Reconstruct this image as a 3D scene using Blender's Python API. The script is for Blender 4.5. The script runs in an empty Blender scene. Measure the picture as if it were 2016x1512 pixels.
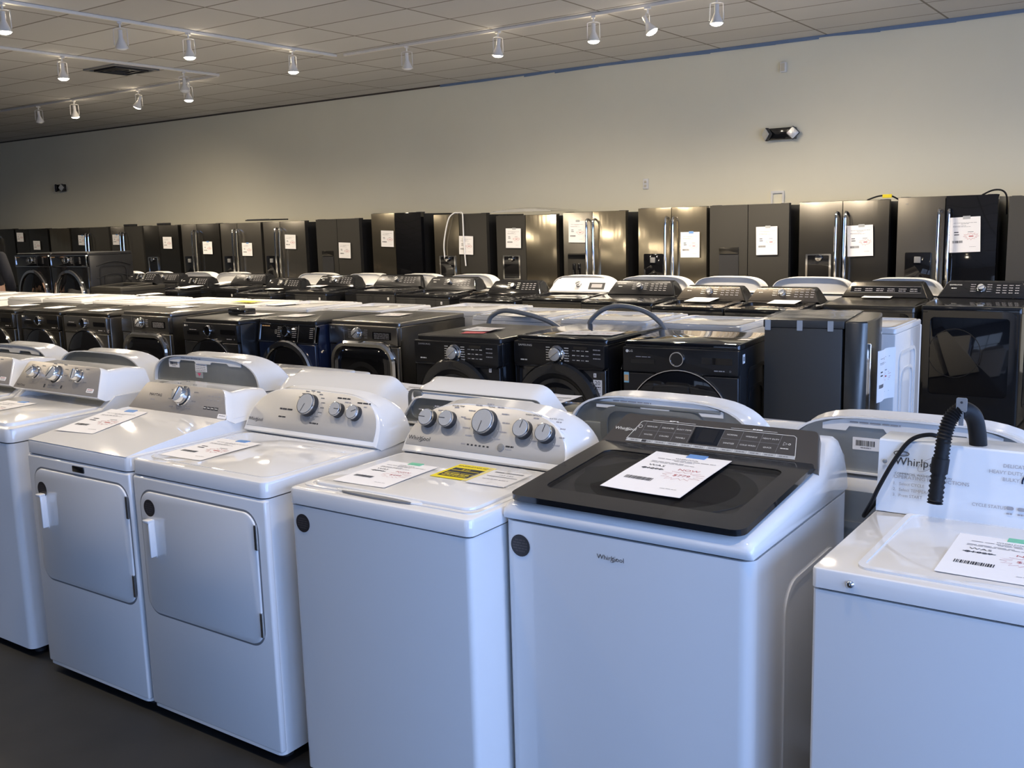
import bpy, bmesh, math, random
from mathutils import Matrix, Vector
R = math.radians
random.seed(7)
S = bpy.context.scene
COL = S.collection
EYE = 1.665                                   # camera height above the floor
CEIL = 3.546

# ------------------------------------------------------------------ camera
F_PX, YAW, PITCH, ROLL = 1960.67, .6149, .1619, -.0285
_fw = Vector((-math.sin(YAW), math.cos(YAW), 0)); _rt = Vector((math.cos(YAW), math.sin(YAW), 0)); _up = Vector((0, 0, 1))
_f2 = _fw*math.cos(PITCH) - _up*math.sin(PITCH); _u2 = _up*math.cos(PITCH) + _fw*math.sin(PITCH)
_r3 = _rt*math.cos(ROLL) + _u2*math.sin(ROLL); _u3 = _u2*math.cos(ROLL) - _rt*math.sin(ROLL)
cd = bpy.data.cameras.new('camera'); cam = bpy.data.objects.new('camera', cd); COL.objects.link(cam)
cd.sensor_fit = 'HORIZONTAL'; cd.sensor_width = 36; cd.lens = F_PX/2016*36; cd.clip_start = .05; cd.clip_end = 100
mw = Matrix.Identity(4)
for i in range(3):
    mw[i][0] = _r3[i]; mw[i][1] = _u3[i]; mw[i][2] = -_f2[i]
mw[2][3] = EYE
cam.matrix_world = mw
S.camera = cam
def ray(u, v): return _r3*((u-1008)/F_PX) - _u3*((v-756)/F_PX) + _f2
def pz(u, v, z):                               # where the sight line meets the level z
    d = ray(u, v); return d*((z-EYE)/d.z) + Vector((0, 0, EYE))
def py(u, v, y):                               # where the sight line meets the upright plane y
    d = ray(u, v); return d*(y/d.y) + Vector((0, 0, EYE))

# ------------------------------------------------------------------ world, daylight, exposure
S.view_settings.view_transform = 'Standard'; S.view_settings.look = 'None'
S.view_settings.gamma = 1; S.view_settings.exposure = 0.6; S.view_settings.use_curve_mapping = False
wd = bpy.data.worlds.new('world'); S.world = wd; wd.use_nodes = True
wd.node_tree.nodes['Background'].inputs[0].default_value = (.55, .7, 1, 1)
wd.node_tree.nodes['Background'].inputs[1].default_value = 1.0
WALL_Y, RIGHT_X, FRONT_Y, LEFT_X = 11.1, 2.6, -4.4, -24.0
DAY = (.29, .49, 1.0)
def daylight(name, loc, rot, sx, sy, w, c=DAY):
    l = bpy.data.lights.new(name, 'AREA'); l.shape = 'RECTANGLE'; l.size = sx; l.size_y = sy; l.energy = w; l.color = c
    o = bpy.data.objects.new(name, l); COL.objects.link(o); o.location = loc; o.rotation_euler = rot; return o
RW = [(-1.3, 1.9), (.8, 1.9), (2.9, 1.9), (5.0, 1.9), (7.1, 1.9)]        # windows in the right wall: centre y, width
FW = [(-2.4, 1.9), (-.3, 1.9)]        # windows in the wall behind the camera: centre x, width
for y, w in RW: daylight('window_daylight', (RIGHT_X+.10, y, 1.6), (0, R(90), 0), 2.2, w, 92 if y < 1 else 40)
for x, w in FW: daylight('window_daylight', (x, FRONT_Y-.10, 1.6), (R(90), 0, 0), w, 2.2, 1.2)
WARM = (1.0, .85, .645)
LAMP_W = 165
SPILL_W = .5                                    # light leaking from the open back of each lamp

# ------------------------------------------------------------------ materials
def lin(c): return tuple((x/12.92 if x <= .04045 else ((x+.055)/1.055)**2.4) for x in c)
def rgb(r, g, b): return lin((r/255, g/255, b/255))
def mat(name, col, rough=.5, metal=0, coat=0, noise=0, nscale=40, bump=0, bscale=(30, 30, 30), spec=.5, aniso=0, emit=None, es=0):
    m = bpy.data.materials.new(name); m.use_nodes = True
    nt = m.node_tree; b = nt.nodes['Principled BSDF']
    b.inputs['Base Color'].default_value = (*col, 1); b.inputs['Roughness'].default_value = rough
    b.inputs['Metallic'].default_value = metal; b.inputs['Coat Weight'].default_value = coat
    b.inputs['Coat Roughness'].default_value = .04
    b.inputs['Specular IOR Level'].default_value = spec; b.inputs['Anisotropic'].default_value = aniso
    if emit: b.inputs['Emission Color'].default_value = (*emit, 1); b.inputs['Emission Strength'].default_value = es
    tc = nt.nodes.new('ShaderNodeTexCoord')
    if noise:
        n = nt.nodes.new('ShaderNodeTexNoise'); n.inputs['Scale'].default_value = nscale; n.inputs['Detail'].default_value = 5
        r = nt.nodes.new('ShaderNodeMixRGB'); r.blend_type = 'MIX'
        r.inputs[1].default_value = (*[c*(1-noise) for c in col], 1); r.inputs[2].default_value = (*[min(1, c*(1+noise)) for c in col], 1)
        nt.links.new(tc.outputs['Object'], n.inputs['Vector']); nt.links.new(n.outputs['Fac'], r.inputs[0]); nt.links.new(r.outputs[0], b.inputs['Base Color'])
    if bump:
        mp = nt.nodes.new('ShaderNodeMapping'); mp.inputs['Scale'].default_value = bscale
        n = nt.nodes.new('ShaderNodeTexNoise'); n.inputs['Scale'].default_value = 1; n.inputs['Detail'].default_value = 3
        bp = nt.nodes.new('ShaderNodeBump'); bp.inputs['Strength'].default_value = bump; bp.inputs['Distance'].default_value = .01
        nt.links.new(tc.outputs['Object'], mp.inputs[0]); nt.links.new(mp.outputs[0], n.inputs['Vector'])
        nt.links.new(n.outputs['Fac'], bp.inputs['Height']); nt.links.new(bp.outputs[0], b.inputs['Normal'])
    return m
WHITE = mat('white_enamel', (.79, .78, .765), .055, coat=.2, noise=.006, nscale=5)
WPLAS = mat('white_plastic', (.80, .79, .77), .14, coat=.2, noise=.01, nscale=9)
PALE = mat('daylight_tinted_white_enamel', (.74, .77, .80), .2, coat=.2, noise=.01, nscale=9)  # same white enamel, with a blue daylight tint put into the colour
GALV = mat('galvanised_steel', (.37, .385, .385), .46, metal=.85, noise=.12, nscale=14)
GREYP = mat('silver_grey_panel', rgb(190, 187, 182), .38, metal=.35, noise=.02, nscale=60)
TAUPE = mat('warm_grey_panel', rgb(168, 162, 155), .36, metal=.4, noise=.02, nscale=60)
BRONZE = mat('bronze_metallic_panel', (.16, .14, .118), .26, metal=.75, noise=.06, nscale=700)
BRONZED = mat('bronze_touch_panel', (.09, .08, .07), .2, metal=.3, noise=.03, nscale=80)
CHROME = mat('chrome', (.78, .78, .78), .08, metal=1, noise=.02, nscale=30)
KNOBF = mat('brushed_knob_face', (.52, .52, .51), .3, metal=.3, noise=.04, nscale=200)
DKPLAS = mat('charcoal_plastic', (.03, .03, .032), .35, noise=.05, nscale=40)
SKIRT = mat('grey_knob_skirt', (.22, .22, .22), .4, noise=.03, nscale=40)
BLACK = mat('black_gloss_enamel', (.011, .011, .012), .1, coat=.4, noise=.08, nscale=20)
BLKSAT = mat('black_satin_steel', (.025, .025, .027), .28, metal=.5, noise=.06, nscale=30)
GRAPH = mat('graphite_steel', (.21, .20, .187), .25, metal=.9, noise=.05, nscale=8, bump=.05, bscale=(8, 8, 1.0))
NAVY = mat('navy_enamel', (.012, .019, .05), .14, coat=.4, noise=.05, nscale=20)
STEEL = mat('brushed_stainless', (.18, .168, .148), .26, metal=.85, noise=.05, nscale=3, bump=.32, bscale=(5.5, 5.5, .5), aniso=.3)
STEELG = mat('stainless_with_film', (.27, .238, .18), .17, metal=.9, noise=.05, nscale=3, bump=.45, bscale=(4.6, 4.6, .45), aniso=.2)
SLATE = mat('slate_matte_steel', (.034, .0315, .027), .55, metal=.1, noise=.03, nscale=20, spec=.25)
DSTEEL = mat('black_stainless', (.085, .08, .072), .24, metal=.9, noise=.05, nscale=4, bump=.22, bscale=(5, 5, .5))
DGREY = mat('dark_grey_painted_steel', (.046, .044, .040), .42, noise=.05, nscale=60)
BGLASS = mat('black_glass', (.006, .006, .007), .04, coat=.3, noise=.05, nscale=10)
RUBBER = mat('black_rubber', (.009, .009, .010), .5, noise=.1, nscale=60, spec=.22)
HOSE = mat('grey_hose_plastic', (.2, .21, .22), .4, noise=.05, nscale=50)
PAPER = mat('white_paper', (.86, .84, .83), .8, noise=.01, nscale=30, spec=.2)
PAPERY = mat('yellow_label_paper', (.85, .68, .02), .6, noise=.02, nscale=30)
INK = mat('black_ink', (.03, .03, .035), .7, noise=.05, nscale=60)
INKG = mat('grey_ink', (.33, .32, .33), .7, noise=.05, nscale=60)
INKR = mat('red_ink', (.5, .13, .13), .7, noise=.05, nscale=60)
INKW = mat('white_print', (.75, .73, .68), .5, noise=.02, nscale=60)
STICK = mat('dark_brown_sticker', (.035, .028, .026), .4, noise=.08, nscale=60)
STICKT = mat('copper_sticker_print', (.085, .066, .058), .5, noise=.05, nscale=60)
PINK = mat('pink_sticker', (.75, .10, .20), .6, noise=.03, nscale=40)
RED = mat('red_paper', (.70, .12, .13), .7, noise=.03, nscale=40)
BTAPE = mat('blue_painters_tape', rgb(108, 150, 205), .6, noise=.06, nscale=50)
GTAPE = mat('green_tape', rgb(120, 196, 160), .6, noise=.04, nscale=50)
WTAPE = mat('clear_white_tape', (.42, .43, .43), .3, noise=.05, nscale=50)
CYAN = mat('energy_sticker_cyan', (.25, .5, .62), .6, noise=.05, nscale=50)
ORNG = mat('sticker_orange', (.6, .36, .16), .6, noise=.05, nscale=50)
TRACKW = mat('white_track_paint', (.74, .71, .65), .4, noise=.02, nscale=40)
LAMPON = mat('lit_lamp_lens', (1, .95, .85), .3, noise=.01, emit=(1.0, .92, .78), es=22)
LAMPOFF = mat('unlit_lamp_glass', (.72, .72, .70), .15, noise=.02, nscale=20)
REFL = mat('emergency_lamp_lens', (.72, .72, .70), .18, metal=.4, noise=.05, nscale=70, bump=.3, bscale=(90, 90, 90))
BEIGE = mat('beige_plastic', (.62, .57, .45), .5, noise=.02, nscale=40)
BASIN = mat('grey_tub_plastic', (.30, .31, .30), .5, noise=.04, nscale=20)
FLM = mat('clear_plastic_bag', (.8, .8, .8), .15, noise=.02, nscale=20)
def see_through(m, amount, tint=(1, 1, 1)):
    nt = m.node_tree; out = nt.nodes['Material Output']; b = nt.nodes['Principled BSDF']
    t = nt.nodes.new('ShaderNodeBsdfTransparent'); t.inputs[0].default_value = (*tint, 1)
    mx = nt.nodes.new('ShaderNodeMixShader'); mx.inputs[0].default_value = amount
    nt.links.new(b.outputs[0], mx.inputs[1]); nt.links.new(t.outputs[0], mx.inputs[2]); nt.links.new(mx.outputs[0], out.inputs[0])
    return m
see_through(FLM, .72)
LIDGL = see_through(mat('tinted_lid_glass', (.012, .012, .013), .03, coat=.2, noise=.02), .62, (.75, .75, .75))
WRAP = see_through(mat('clear_shrink_film', (.6, .6, .58), .12, noise=.05, nscale=9, bump=.5, bscale=(9, 9, 9)), .6)

def wall_paint():
    m = mat('warm_white_wall_paint', (.56, .53, .48), .75, spec=.25)
    nt = m.node_tree; b = nt.nodes['Principled BSDF']; tc = nt.nodes.new('ShaderNodeTexCoord')
    n = nt.nodes.new('ShaderNodeTexNoise'); n.inputs['Scale'].default_value = .55; n.inputs['Detail'].default_value = 6; n.inputs['Roughness'].default_value = .6
    r = nt.nodes.new('ShaderNodeValToRGB')
    r.color_ramp.elements[0].position = .3; r.color_ramp.elements[0].color = (.80, .755, .60, 1)
    r.color_ramp.elements[1].position = .7; r.color_ramp.elements[1].color = (.84, .80, .645, 1)
    nt.links.new(tc.outputs['Object'], n.inputs[0]); nt.links.new(n.outputs['Fac'], r.inputs[0]); nt.links.new(r.outputs[0], b.inputs['Base Color'])
    return m
def ceiling_tile(x0, y0):
    m = mat('acoustic_ceiling_tile', (.55, .53, .49), .85, spec=.15)
    nt = m.node_tree; L = nt.links; N = nt.nodes; b = N['Principled BSDF']; tc = N.new('ShaderNodeTexCoord')
    sx = N.new('ShaderNodeSeparateXYZ'); L.new(tc.outputs['Object'], sx.inputs[0])
    def mth(op, a, bb=None):
        n = N.new('ShaderNodeMath'); n.operation = op
        for i, q in enumerate((a, bb)):
            if q is None: continue
            if isinstance(q, (int, float)): n.inputs[i].default_value = q
            else: L.new(q, n.inputs[i])
        return n.outputs[0]
    def cell(o, off, size, half):
        t = mth('DIVIDE', mth('SUBTRACT', o, off), size)
        f = mth('SUBTRACT', mth('FRACT', t), .5)
        d = mth('SUBTRACT', .5, mth('ABSOLUTE', f))          # distance to the nearest line in cells
        return mth('FLOOR', t), mth('LESS_THAN', d, half/size)
    cx, lx = cell(sx.outputs[0], x0, 1.2192, .011); cy, ly = cell(sx.outputs[1], y0, .6096, .011)
    line = mth('MAXIMUM', lx, ly)
    cv = N.new('ShaderNodeCombineXYZ'); L.new(cx, cv.inputs[0]); L.new(cy, cv.inputs[1])
    wn = N.new('ShaderNodeTexWhiteNoise'); wn.noise_dimensions = '3D'; L.new(cv.outputs[0], wn.inputs['Vector'])
    r = N.new('ShaderNodeValToRGB'); r.color_ramp.elements[0].color = (.585, .57, .55, 1); r.color_ramp.elements[1].color = (.635, .625, .61, 1)
    L.new(wn.outputs['Value'], r.inputs[0])
    n = N.new('ShaderNodeTexNoise'); n.inputs['Scale'].default_value = 60; n.inputs['Detail'].default_value = 4; L.new(tc.outputs['Object'], n.inputs['Vector'])
    mx = N.new('ShaderNodeMixRGB'); mx.inputs[2].default_value = (.25, .23, .2, 1); L.new(line, mx.inputs[0]); L.new(r.outputs[0], mx.inputs[1])
    L.new(mx.outputs[0], b.inputs['Base Color'])
    bp = N.new('ShaderNodeBump'); bp.inputs['Strength'].default_value = .12; bp.inputs['Distance'].default_value = .004
    h = mth('SUBTRACT', n.outputs['Fac'], line); L.new(h, bp.inputs['Height']); L.new(bp.outputs[0], b.inputs['Normal'])
    return m
def floor_mat():
    m = mat('dark_stained_concrete', (.03, .029, .029), .5)
    nt = m.node_tree; b = nt.nodes['Principled BSDF']; tc = nt.nodes.new('ShaderNodeTexCoord')
    n = nt.nodes.new('ShaderNodeTexNoise'); n.inputs['Scale'].default_value = 3.2; n.inputs['Detail'].default_value = 9; n.inputs['Roughness'].default_value = .65
    r = nt.nodes.new('ShaderNodeValToRGB')
    r.color_ramp.elements[0].position = .35; r.color_ramp.elements[0].color = (.0065, .0064, .0064, 1)
    r.color_ramp.elements[1].position = .75; r.color_ramp.elements[1].color = (.018, .017, .016, 1)
    nt.links.new(tc.outputs['Object'], n.inputs[0]); nt.links.new(n.outputs['Fac'], r.inputs[0]); nt.links.new(r.outputs[0], b.inputs['Base Color'])
    return m

# ------------------------------------------------------------------ mesh builder
def cols(x, y, z, t=(0, 0, 0)):
    m = Matrix.Identity(4)
    for i in range(3): m[i][0] = x[i]; m[i][1] = y[i]; m[i][2] = z[i]; m[i][3] = t[i]
    return m
def front(x=0, y=0, z=0): return cols((1, 0, 0), (0, 0, 1), (0, -1, 0), (x, y, z))      # plane facing -y: local x right, y up, z out
def side(x=0, y=0, z=0): return cols((0, 1, 0), (0, 0, 1), (1, 0, 0), (x, y, z))        # plane facing +x
def rear(x=0, y=0, z=0): return cols((-1, 0, 0), (0, 0, 1), (0, 1, 0), (x, y, z))       # plane facing +y
def tilted(x, y, z, deg):
    s, c = math.sin(R(deg)), math.cos(R(deg)); return cols((1, 0, 0), (0, s, c), (0, -c, s), (x, y, z))
def T(x, y, z): return Matrix.Translation((x, y, z))
def rr(w, h, r, n=4, cx=0, cy=0):
    r = min(r, w/2-1e-4, h/2-1e-4); p = []
    for sx, sy, a in ((1, 1, 0), (-1, 1, 90), (-1, -1, 180), (1, -1, 270)):
        for i in range(n+1):
            t = R(a+90*i/n); p.append((cx+sx*(w/2-r)+r*math.cos(t), cy+sy*(h/2-r)+r*math.sin(t)))
    return p
def circ(r, n=24, cx=0, cy=0, ry=None): return [(cx+r*math.cos(2*math.pi*i/n), cy+(ry or r)*math.sin(2*math.pi*i/n)) for i in range(n)]
def sup(a, h, p, q, n=22):                     # arch from (-a,0) over the top to (a,0)
    o = []
    for i in range(n+1):
        t = math.pi*(1-i/n); c, s = math.cos(t), math.sin(t)
        o.append((a*math.copysign(abs(c)**(2/p), c), h*abs(s)**(2/q)))
    return o
def trap(a, b, h, r=.03, n=4):                 # half widths at base and top
    o = [(-a, 0)]
    ang = math.atan2(h, a-b)
    for sx in (-1, 1):
        d = r*math.tan(ang/2)
        c = Vector((sx*b, h)); dn = Vector((sx*(a-b), -h)).normalized(); inn = Vector((-sx, 0))
        p0 = c+dn*d; p1 = c+inn*d
        q = [p0*(1-t)**2+c*2*t*(1-t)+p1*t*t for t in [i/n for i in range(n+1)]]
        if sx == 1: q = q[::-1]
        o += [(v.x, v.y) for v in q]
    return o+[(a, 0)]
def offs(p, d):                                # offset a counter-clockwise outline inward by d
    o = []; n = len(p)
    for i in range(n):
        a, b, c = Vector(p[i-1]), Vector(p[i]), Vector(p[(i+1) % n])
        e = (b-a), (c-b); ns = []
        for k in e:
            if k.length > 1e-7: k = k.normalized(); ns.append(Vector((-k.y, k.x)))
        if not ns: o.append(tuple(b)); continue
        m = sum(ns, Vector((0, 0)))
        if m.length < 1e-6: m = ns[0]
        m.normalize(); k = max(.35, m.dot(ns[0])); b = b+m*(d/k); o.append((b.x, b.y))
    return o
TEXT = {}
def text_geo(s):
    if s not in TEXT:
        c = bpy.data.curves.new('t', 'FONT'); c.body = s; c.align_x = 'CENTER'; c.align_y = 'CENTER'; c.resolution_u = 2
        o = bpy.data.objects.new('t', c); COL.objects.link(o)
        dg = bpy.context.evaluated_depsgraph_get(); e = o.evaluated_get(dg); me = e.to_mesh()
        TEXT[s] = ([(v.co.x, v.co.y) for v in me.vertices], [tuple(p.vertices) for p in me.polygons])
        e.to_mesh_clear(); bpy.data.objects.remove(o); bpy.data.curves.remove(c)
    return TEXT[s]
BUILT = {}
class M:
    def __init__(s): s.v = []; s.f = []; s.mi = []; s.mats = []; s.X = Matrix.Identity(4)
    def at(s, X): s.X = X; return s
    def add(s, vs, fs, m):
        if m not in s.mats: s.mats.append(m)
        k = s.mats.index(m); b = len(s.v)
        s.v += [s.X @ Vector(v) for v in vs]; s.f += [[b+i for i in f] for f in fs]; s.mi += [k]*len(fs); return s
    def box(s, x0, x1, y0, y1, z0, z1, m, bev=0, seg=2):
        bm = bmesh.new(); bmesh.ops.create_cube(bm, size=1)
        for v in bm.verts: v.co = ((x0+x1)/2+v.co.x*(x1-x0), (y0+y1)/2+v.co.y*(y1-y0), (z0+z1)/2+v.co.z*(z1-z0))
        if bev: bmesh.ops.bevel(bm, geom=bm.edges[:], offset=bev, segments=seg, profile=.5, affect='EDGES')
        bm.verts.index_update(); s.add([v.co[:] for v in bm.verts], [[v.index for v in f.verts] for f in bm.faces], m); bm.free(); return s
    def rings(s, rs, m, caps=(1, 1), closed=True):
        n = len(rs[0]); vs = [p for r in rs for p in r]; fs = []
        for k in range(len(rs)-1):
            for i in range(n if closed else n-1):
                j = (i+1) % n; fs.append((k*n+i, k*n+j, (k+1)*n+j, (k+1)*n+i))
        if caps[0]: fs.append(tuple(range(n))[::-1])
        if caps[1]: fs.append(tuple((len(rs)-1)*n+i for i in range(n)))
        return s.add(vs, fs, m)
    def plate(s, p, z0, z1, m, ch=0):          # outline extruded along local z, with a soft outer edge
        rs = [[(x, y, z0) for x, y in p]]
        if ch:
            rs.append([(x, y, z1-ch) for x, y in p]); rs.append([(x, y, z1-ch*.3) for x, y in offs(p, ch*.3)]); rs.append([(x, y, z1) for x, y in offs(p, ch)])
        else: rs.append([(x, y, z1) for x, y in p])
        return s.rings(rs, m)
    def frame(s, po, pi, z0, z1, m):           # outline with an opening
        n = len(po); rs = [[(x, y, z0) for x, y in po], [(x, y, z1) for x, y in po], [(x, y, z1) for x, y in pi], [(x, y, z0) for x, y in pi]]
        rs.append(rs[0]); return s.rings(rs, m, (0, 0))
    def lathe(s, prof, m, n=24):
        return s.rings([[(r*math.cos(2*math.pi*i/n), r*math.sin(2*math.pi*i/n), z) for i in range(n)] for r, z in prof], m)
    def tube(s, pts, r, m, n=8, ribs=0):
        pts = [Vector(p) for p in pts]; rs = []; N = None
        for i, p in enumerate(pts):
            t = (pts[min(i+1, len(pts)-1)]-pts[max(i-1, 0)]).normalized()
            if N is None: N = t.orthogonal().normalized()
            N = (N-t*N.dot(t)).normalized(); B = t.cross(N)
            q = r*(1+(ribs if i % 2 else 0)) if not callable(r) else r(i)
            rs.append([p+N*q*math.cos(2*math.pi*k/n)+B*q*math.sin(2*math.pi*k/n) for k in range(n)])
        return s.rings(rs, m)
    def text(s, t, x, y, size, m, sx=1, z=.0006, al=0):
        vs, fs = text_geo(t); w = max(v[0] for v in vs)-min(v[0] for v in vs)
        dx = -al*w/2*size*sx
        return s.add([(x+dx+v[0]*size*sx, y+v[1]*size, z) for v in vs], fs, m)
    def bars(s, x0, x1, y, h, m, n=4, z=.0006):     # a line of print too small to read
        x = x0; rnd = random.Random(int((x0+y)*1e5))
        while x < x1:
            w = min((x1-x0)/n*rnd.uniform(.5, 1.3), x1-x)
            s.rect(x, x+w*.86, y-h/2, y+h/2, m, z); x += w
        return s
    def rect(s, x0, x1, y0, y1, m, z=.0006): return s.add([(x0, y0, z), (x1, y0, z), (x1, y1, z), (x0, y1, z)], [(0, 1, 2, 3)], m)
    def line(s, pts, w, m, z=.0006, closed=False):
        pts = [Vector(p) for p in pts]; n = len(pts); vs = []
        for i, p in enumerate(pts):
            a = pts[i-1] if (closed or i) else p; b = pts[(i+1) % n] if (closed or i < n-1) else p
            t = (b-a).normalized() if (b-a).length > 1e-9 else Vector((1, 0)); q = Vector((-t.y, t.x))*w/2
            vs += [(p.x+q.x, p.y+q.y, z), (p.x-q.x, p.y-q.y, z)]
        fs = [(2*i, 2*i+1, 2*((i+1) % n)+1, 2*((i+1) % n)) for i in range(n if closed else n-1)]
        return s.add(vs, fs, m)
    def mesh(s, name, smooth=35):
        me = bpy.data.meshes.new(name); me.from_pydata([v[:] for v in s.v], [], s.f)
        for m in s.mats: me.materials.append(m)
        me.polygons.foreach_set('material_index', s.mi)
        me.polygons.foreach_set('use_smooth', [True]*len(me.polygons)); me.set_sharp_from_angle(angle=R(smooth)); me.update(); return me
    def build(s, name, parent=None, loc=None, rz=0, smooth=35):
        me = s.mesh(name, smooth)
        o = bpy.data.objects.new(name, me); COL.objects.link(o)
        if parent: o.parent = parent
        if loc is not None: o.location = loc
        o.rotation_euler.z = rz; BUILT[o.name] = s
        return o
def tag(o, label=None, cat=None, group=None, kind=None):
    if label: o['label'] = label
    if cat: o['category'] = cat
    if group: o['group'] = group
    if kind: o['kind'] = kind
    return o
def thing(name, label, cat, loc=(0, 0, 0), rz=0, group=None):
    o = bpy.data.objects.new(name, None); COL.objects.link(o); o.empty_display_size = .1
    o.location = loc; o.rotation_euler.z = R(rz); return tag(o, label, cat, group)

# ------------------------------------------------------------------ room
def slab(name, x0, x1, y0, y1, z0, z1, m, holes=None):
    o = M().box(x0, x1, y0, y1, z0, z1, m).build(name); o['kind'] = 'structure'; return o
slab('floor', LEFT_X-.2, RIGHT_X+.2, FRONT_Y-.2, WALL_Y+.2, -.1, 0, floor_mat())
slab('ceiling', LEFT_X-.2, RIGHT_X+.2, FRONT_Y-.2, WALL_Y+.2, CEIL, CEIL+.1, ceiling_tile(-6.013, 10.722))
PAINT = wall_paint(); DIM = mat('dark_grey_bounce_cut', (.16, .155, .15), .8, noise=.05, nscale=3)  # dark tone of the unseen front wall, chosen to cut bounce onto machine fronts
slab('wall_back', LEFT_X, RIGHT_X, WALL_Y, WALL_Y+.2, 0, CEIL, PAINT)
slab('wall_left', LEFT_X-.2, LEFT_X, FRONT_Y-.2, WALL_Y+.2, 0, CEIL, PAINT)
def pierced(name, spans, lo, hi, z0, z1, place):
    m = M(); edges = [lo]
    for c, w in sorted(spans): edges += [c-w/2, c+w/2]
    edges.append(hi)
    for i in range(0, len(edges), 2): place(m, edges[i], edges[i+1], 0, CEIL)
    for i in range(1, len(edges)-1, 2): place(m, edges[i], edges[i+1], 0, z0); place(m, edges[i], edges[i+1], z1, CEIL)
    o = m.build(name); o['kind'] = 'structure'
pierced('wall_right', RW, FRONT_Y-.2, WALL_Y+.2, .5, 2.7, lambda m, a, b, p, q: m.box(RIGHT_X, RIGHT_X+.2, a, b, p, q, PAINT))
pierced('wall_front', FW, LEFT_X, RIGHT_X, .5, 2.7, lambda m, a, b, p, q: m.box(a, b, FRONT_Y-.2, FRONT_Y, p, q, DIM))
PANE = see_through(mat('clear_window_glass', (.8, .85, .9), .02, noise=.01), .9)
wi = 0
for spans, X in ((RW, lambda c: cols((0, 1, 0), (0, 0, 1), (1, 0, 0), (RIGHT_X, c, 1.6))), (FW, lambda c: cols((-1, 0, 0), (0, 0, 1), (0, -1, 0), (c, FRONT_Y, 1.6)))):
    for c, w in spans:
        wi += 1
        m = M().at(X(c)); m.frame(rr(w, 2.2, .001, 1), rr(w-.1, 2.1, .001, 1), 0, .06, DKPLAS)
        m.box(-.02, .02, -1.05, 1.05, .01, .05, DKPLAS); m.box(-w/2+.05, w/2-.05, .28, .32, .01, .05, DKPLAS)
        o = m.build('window_%d' % wi); o['kind'] = 'structure'
        g = M().at(X(c)).box(-w/2, w/2, -1.1, 1.1, .14, .146, PANE).build('window_pane', o)
m = M().box(LEFT_X, RIGHT_X, WALL_Y-.012, WALL_Y, CEIL-.022, CEIL, mat('dark_brown_trim', (.07, .058, .045), .6, noise=.1, nscale=30)).build('trim_1'); m['kind'] = 'structure'
m = M(); rnd = random.Random(3); x = -8.9
while x < -1.95:                                # torn strips of tape along the joint
    w = rnd.uniform(.5, 1.1); a, b = rnd.uniform(.018, .045), rnd.uniform(.022, .05); q = WALL_Y-.0135-.0012*(len(m.v)//8 % 2)
    m.add([(x, q, CEIL-.001), (x+w, q, CEIL-.001), (x+w, q, CEIL-b), (x, q, CEIL-a),
           (x, WALL_Y-.0125, CEIL-.001), (x+w, WALL_Y-.0125, CEIL-.001), (x+w, WALL_Y-.0125, CEIL-b), (x, WALL_Y-.0125, CEIL-a)],
          [(3, 2, 1, 0), (4, 5, 6, 7), (0, 1, 5, 4), (2, 3, 7, 6), (1, 2, 6, 5), (3, 0, 4, 7)], mat('faded_blue_tape', rgb(112, 132, 160), .7, noise=.06, nscale=20) if not m.mats else m.mats[0]); x += w*.93
tag(m.build('masking_tape'), 'torn blue painter\'s tape along the top edge of the back wall', 'tape')

# ------------------------------------------------------------------ ceiling: vent, tracks, lamps
v = thing('ceiling_vent', 'dark square air vent in the ceiling tiles above the left light track', 'vent', (-10.62, 7.31, CEIL))
M().box(-.3, .3, -.3, .3, -.008, -.001, DKPLAS).build('backing', v)
M().frame(rr(.61, .61, .01, 1), rr(.52, .52, .01, 1), -.018, -.002, SKIRT).build('frame', v)
for i in range(3):
    M().frame(rr(.44-.13*i, .44-.13*i, .01, 1), rr(.40-.13*i, .40-.13*i, .01, 1), -.03+.005*i, -.008, DKPLAS).build('louver', v)
def track(label, x0, x1, y0, y1):
    return tag(M().box(x0, x1, y0, y1, CEIL-.03, CEIL-.001, TRACKW, .004, 1).build('light_track'), label, 'light track', 'white ceiling light tracks')
TZ = CEIL-.03
track('nearest long white light track running away from the camera across the ceiling', -8.165, -8.13, -1.0, 8.33)
track('white light track parallel to the back wall, holding four lamps above the washers', -8.05, 2.5, 8.345, 8.38)
track('farther white light track running away from the camera at upper left', -10.16, -10.125, -1.0, 8.33)
track('white light track parallel to the back wall at far left, beneath the vent', -20.0, -10.2, 8.345, 8.38)
track('white light track over the front row of machines, out above the camera', -6.0, 2.5, 1.70, 1.735)
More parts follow.
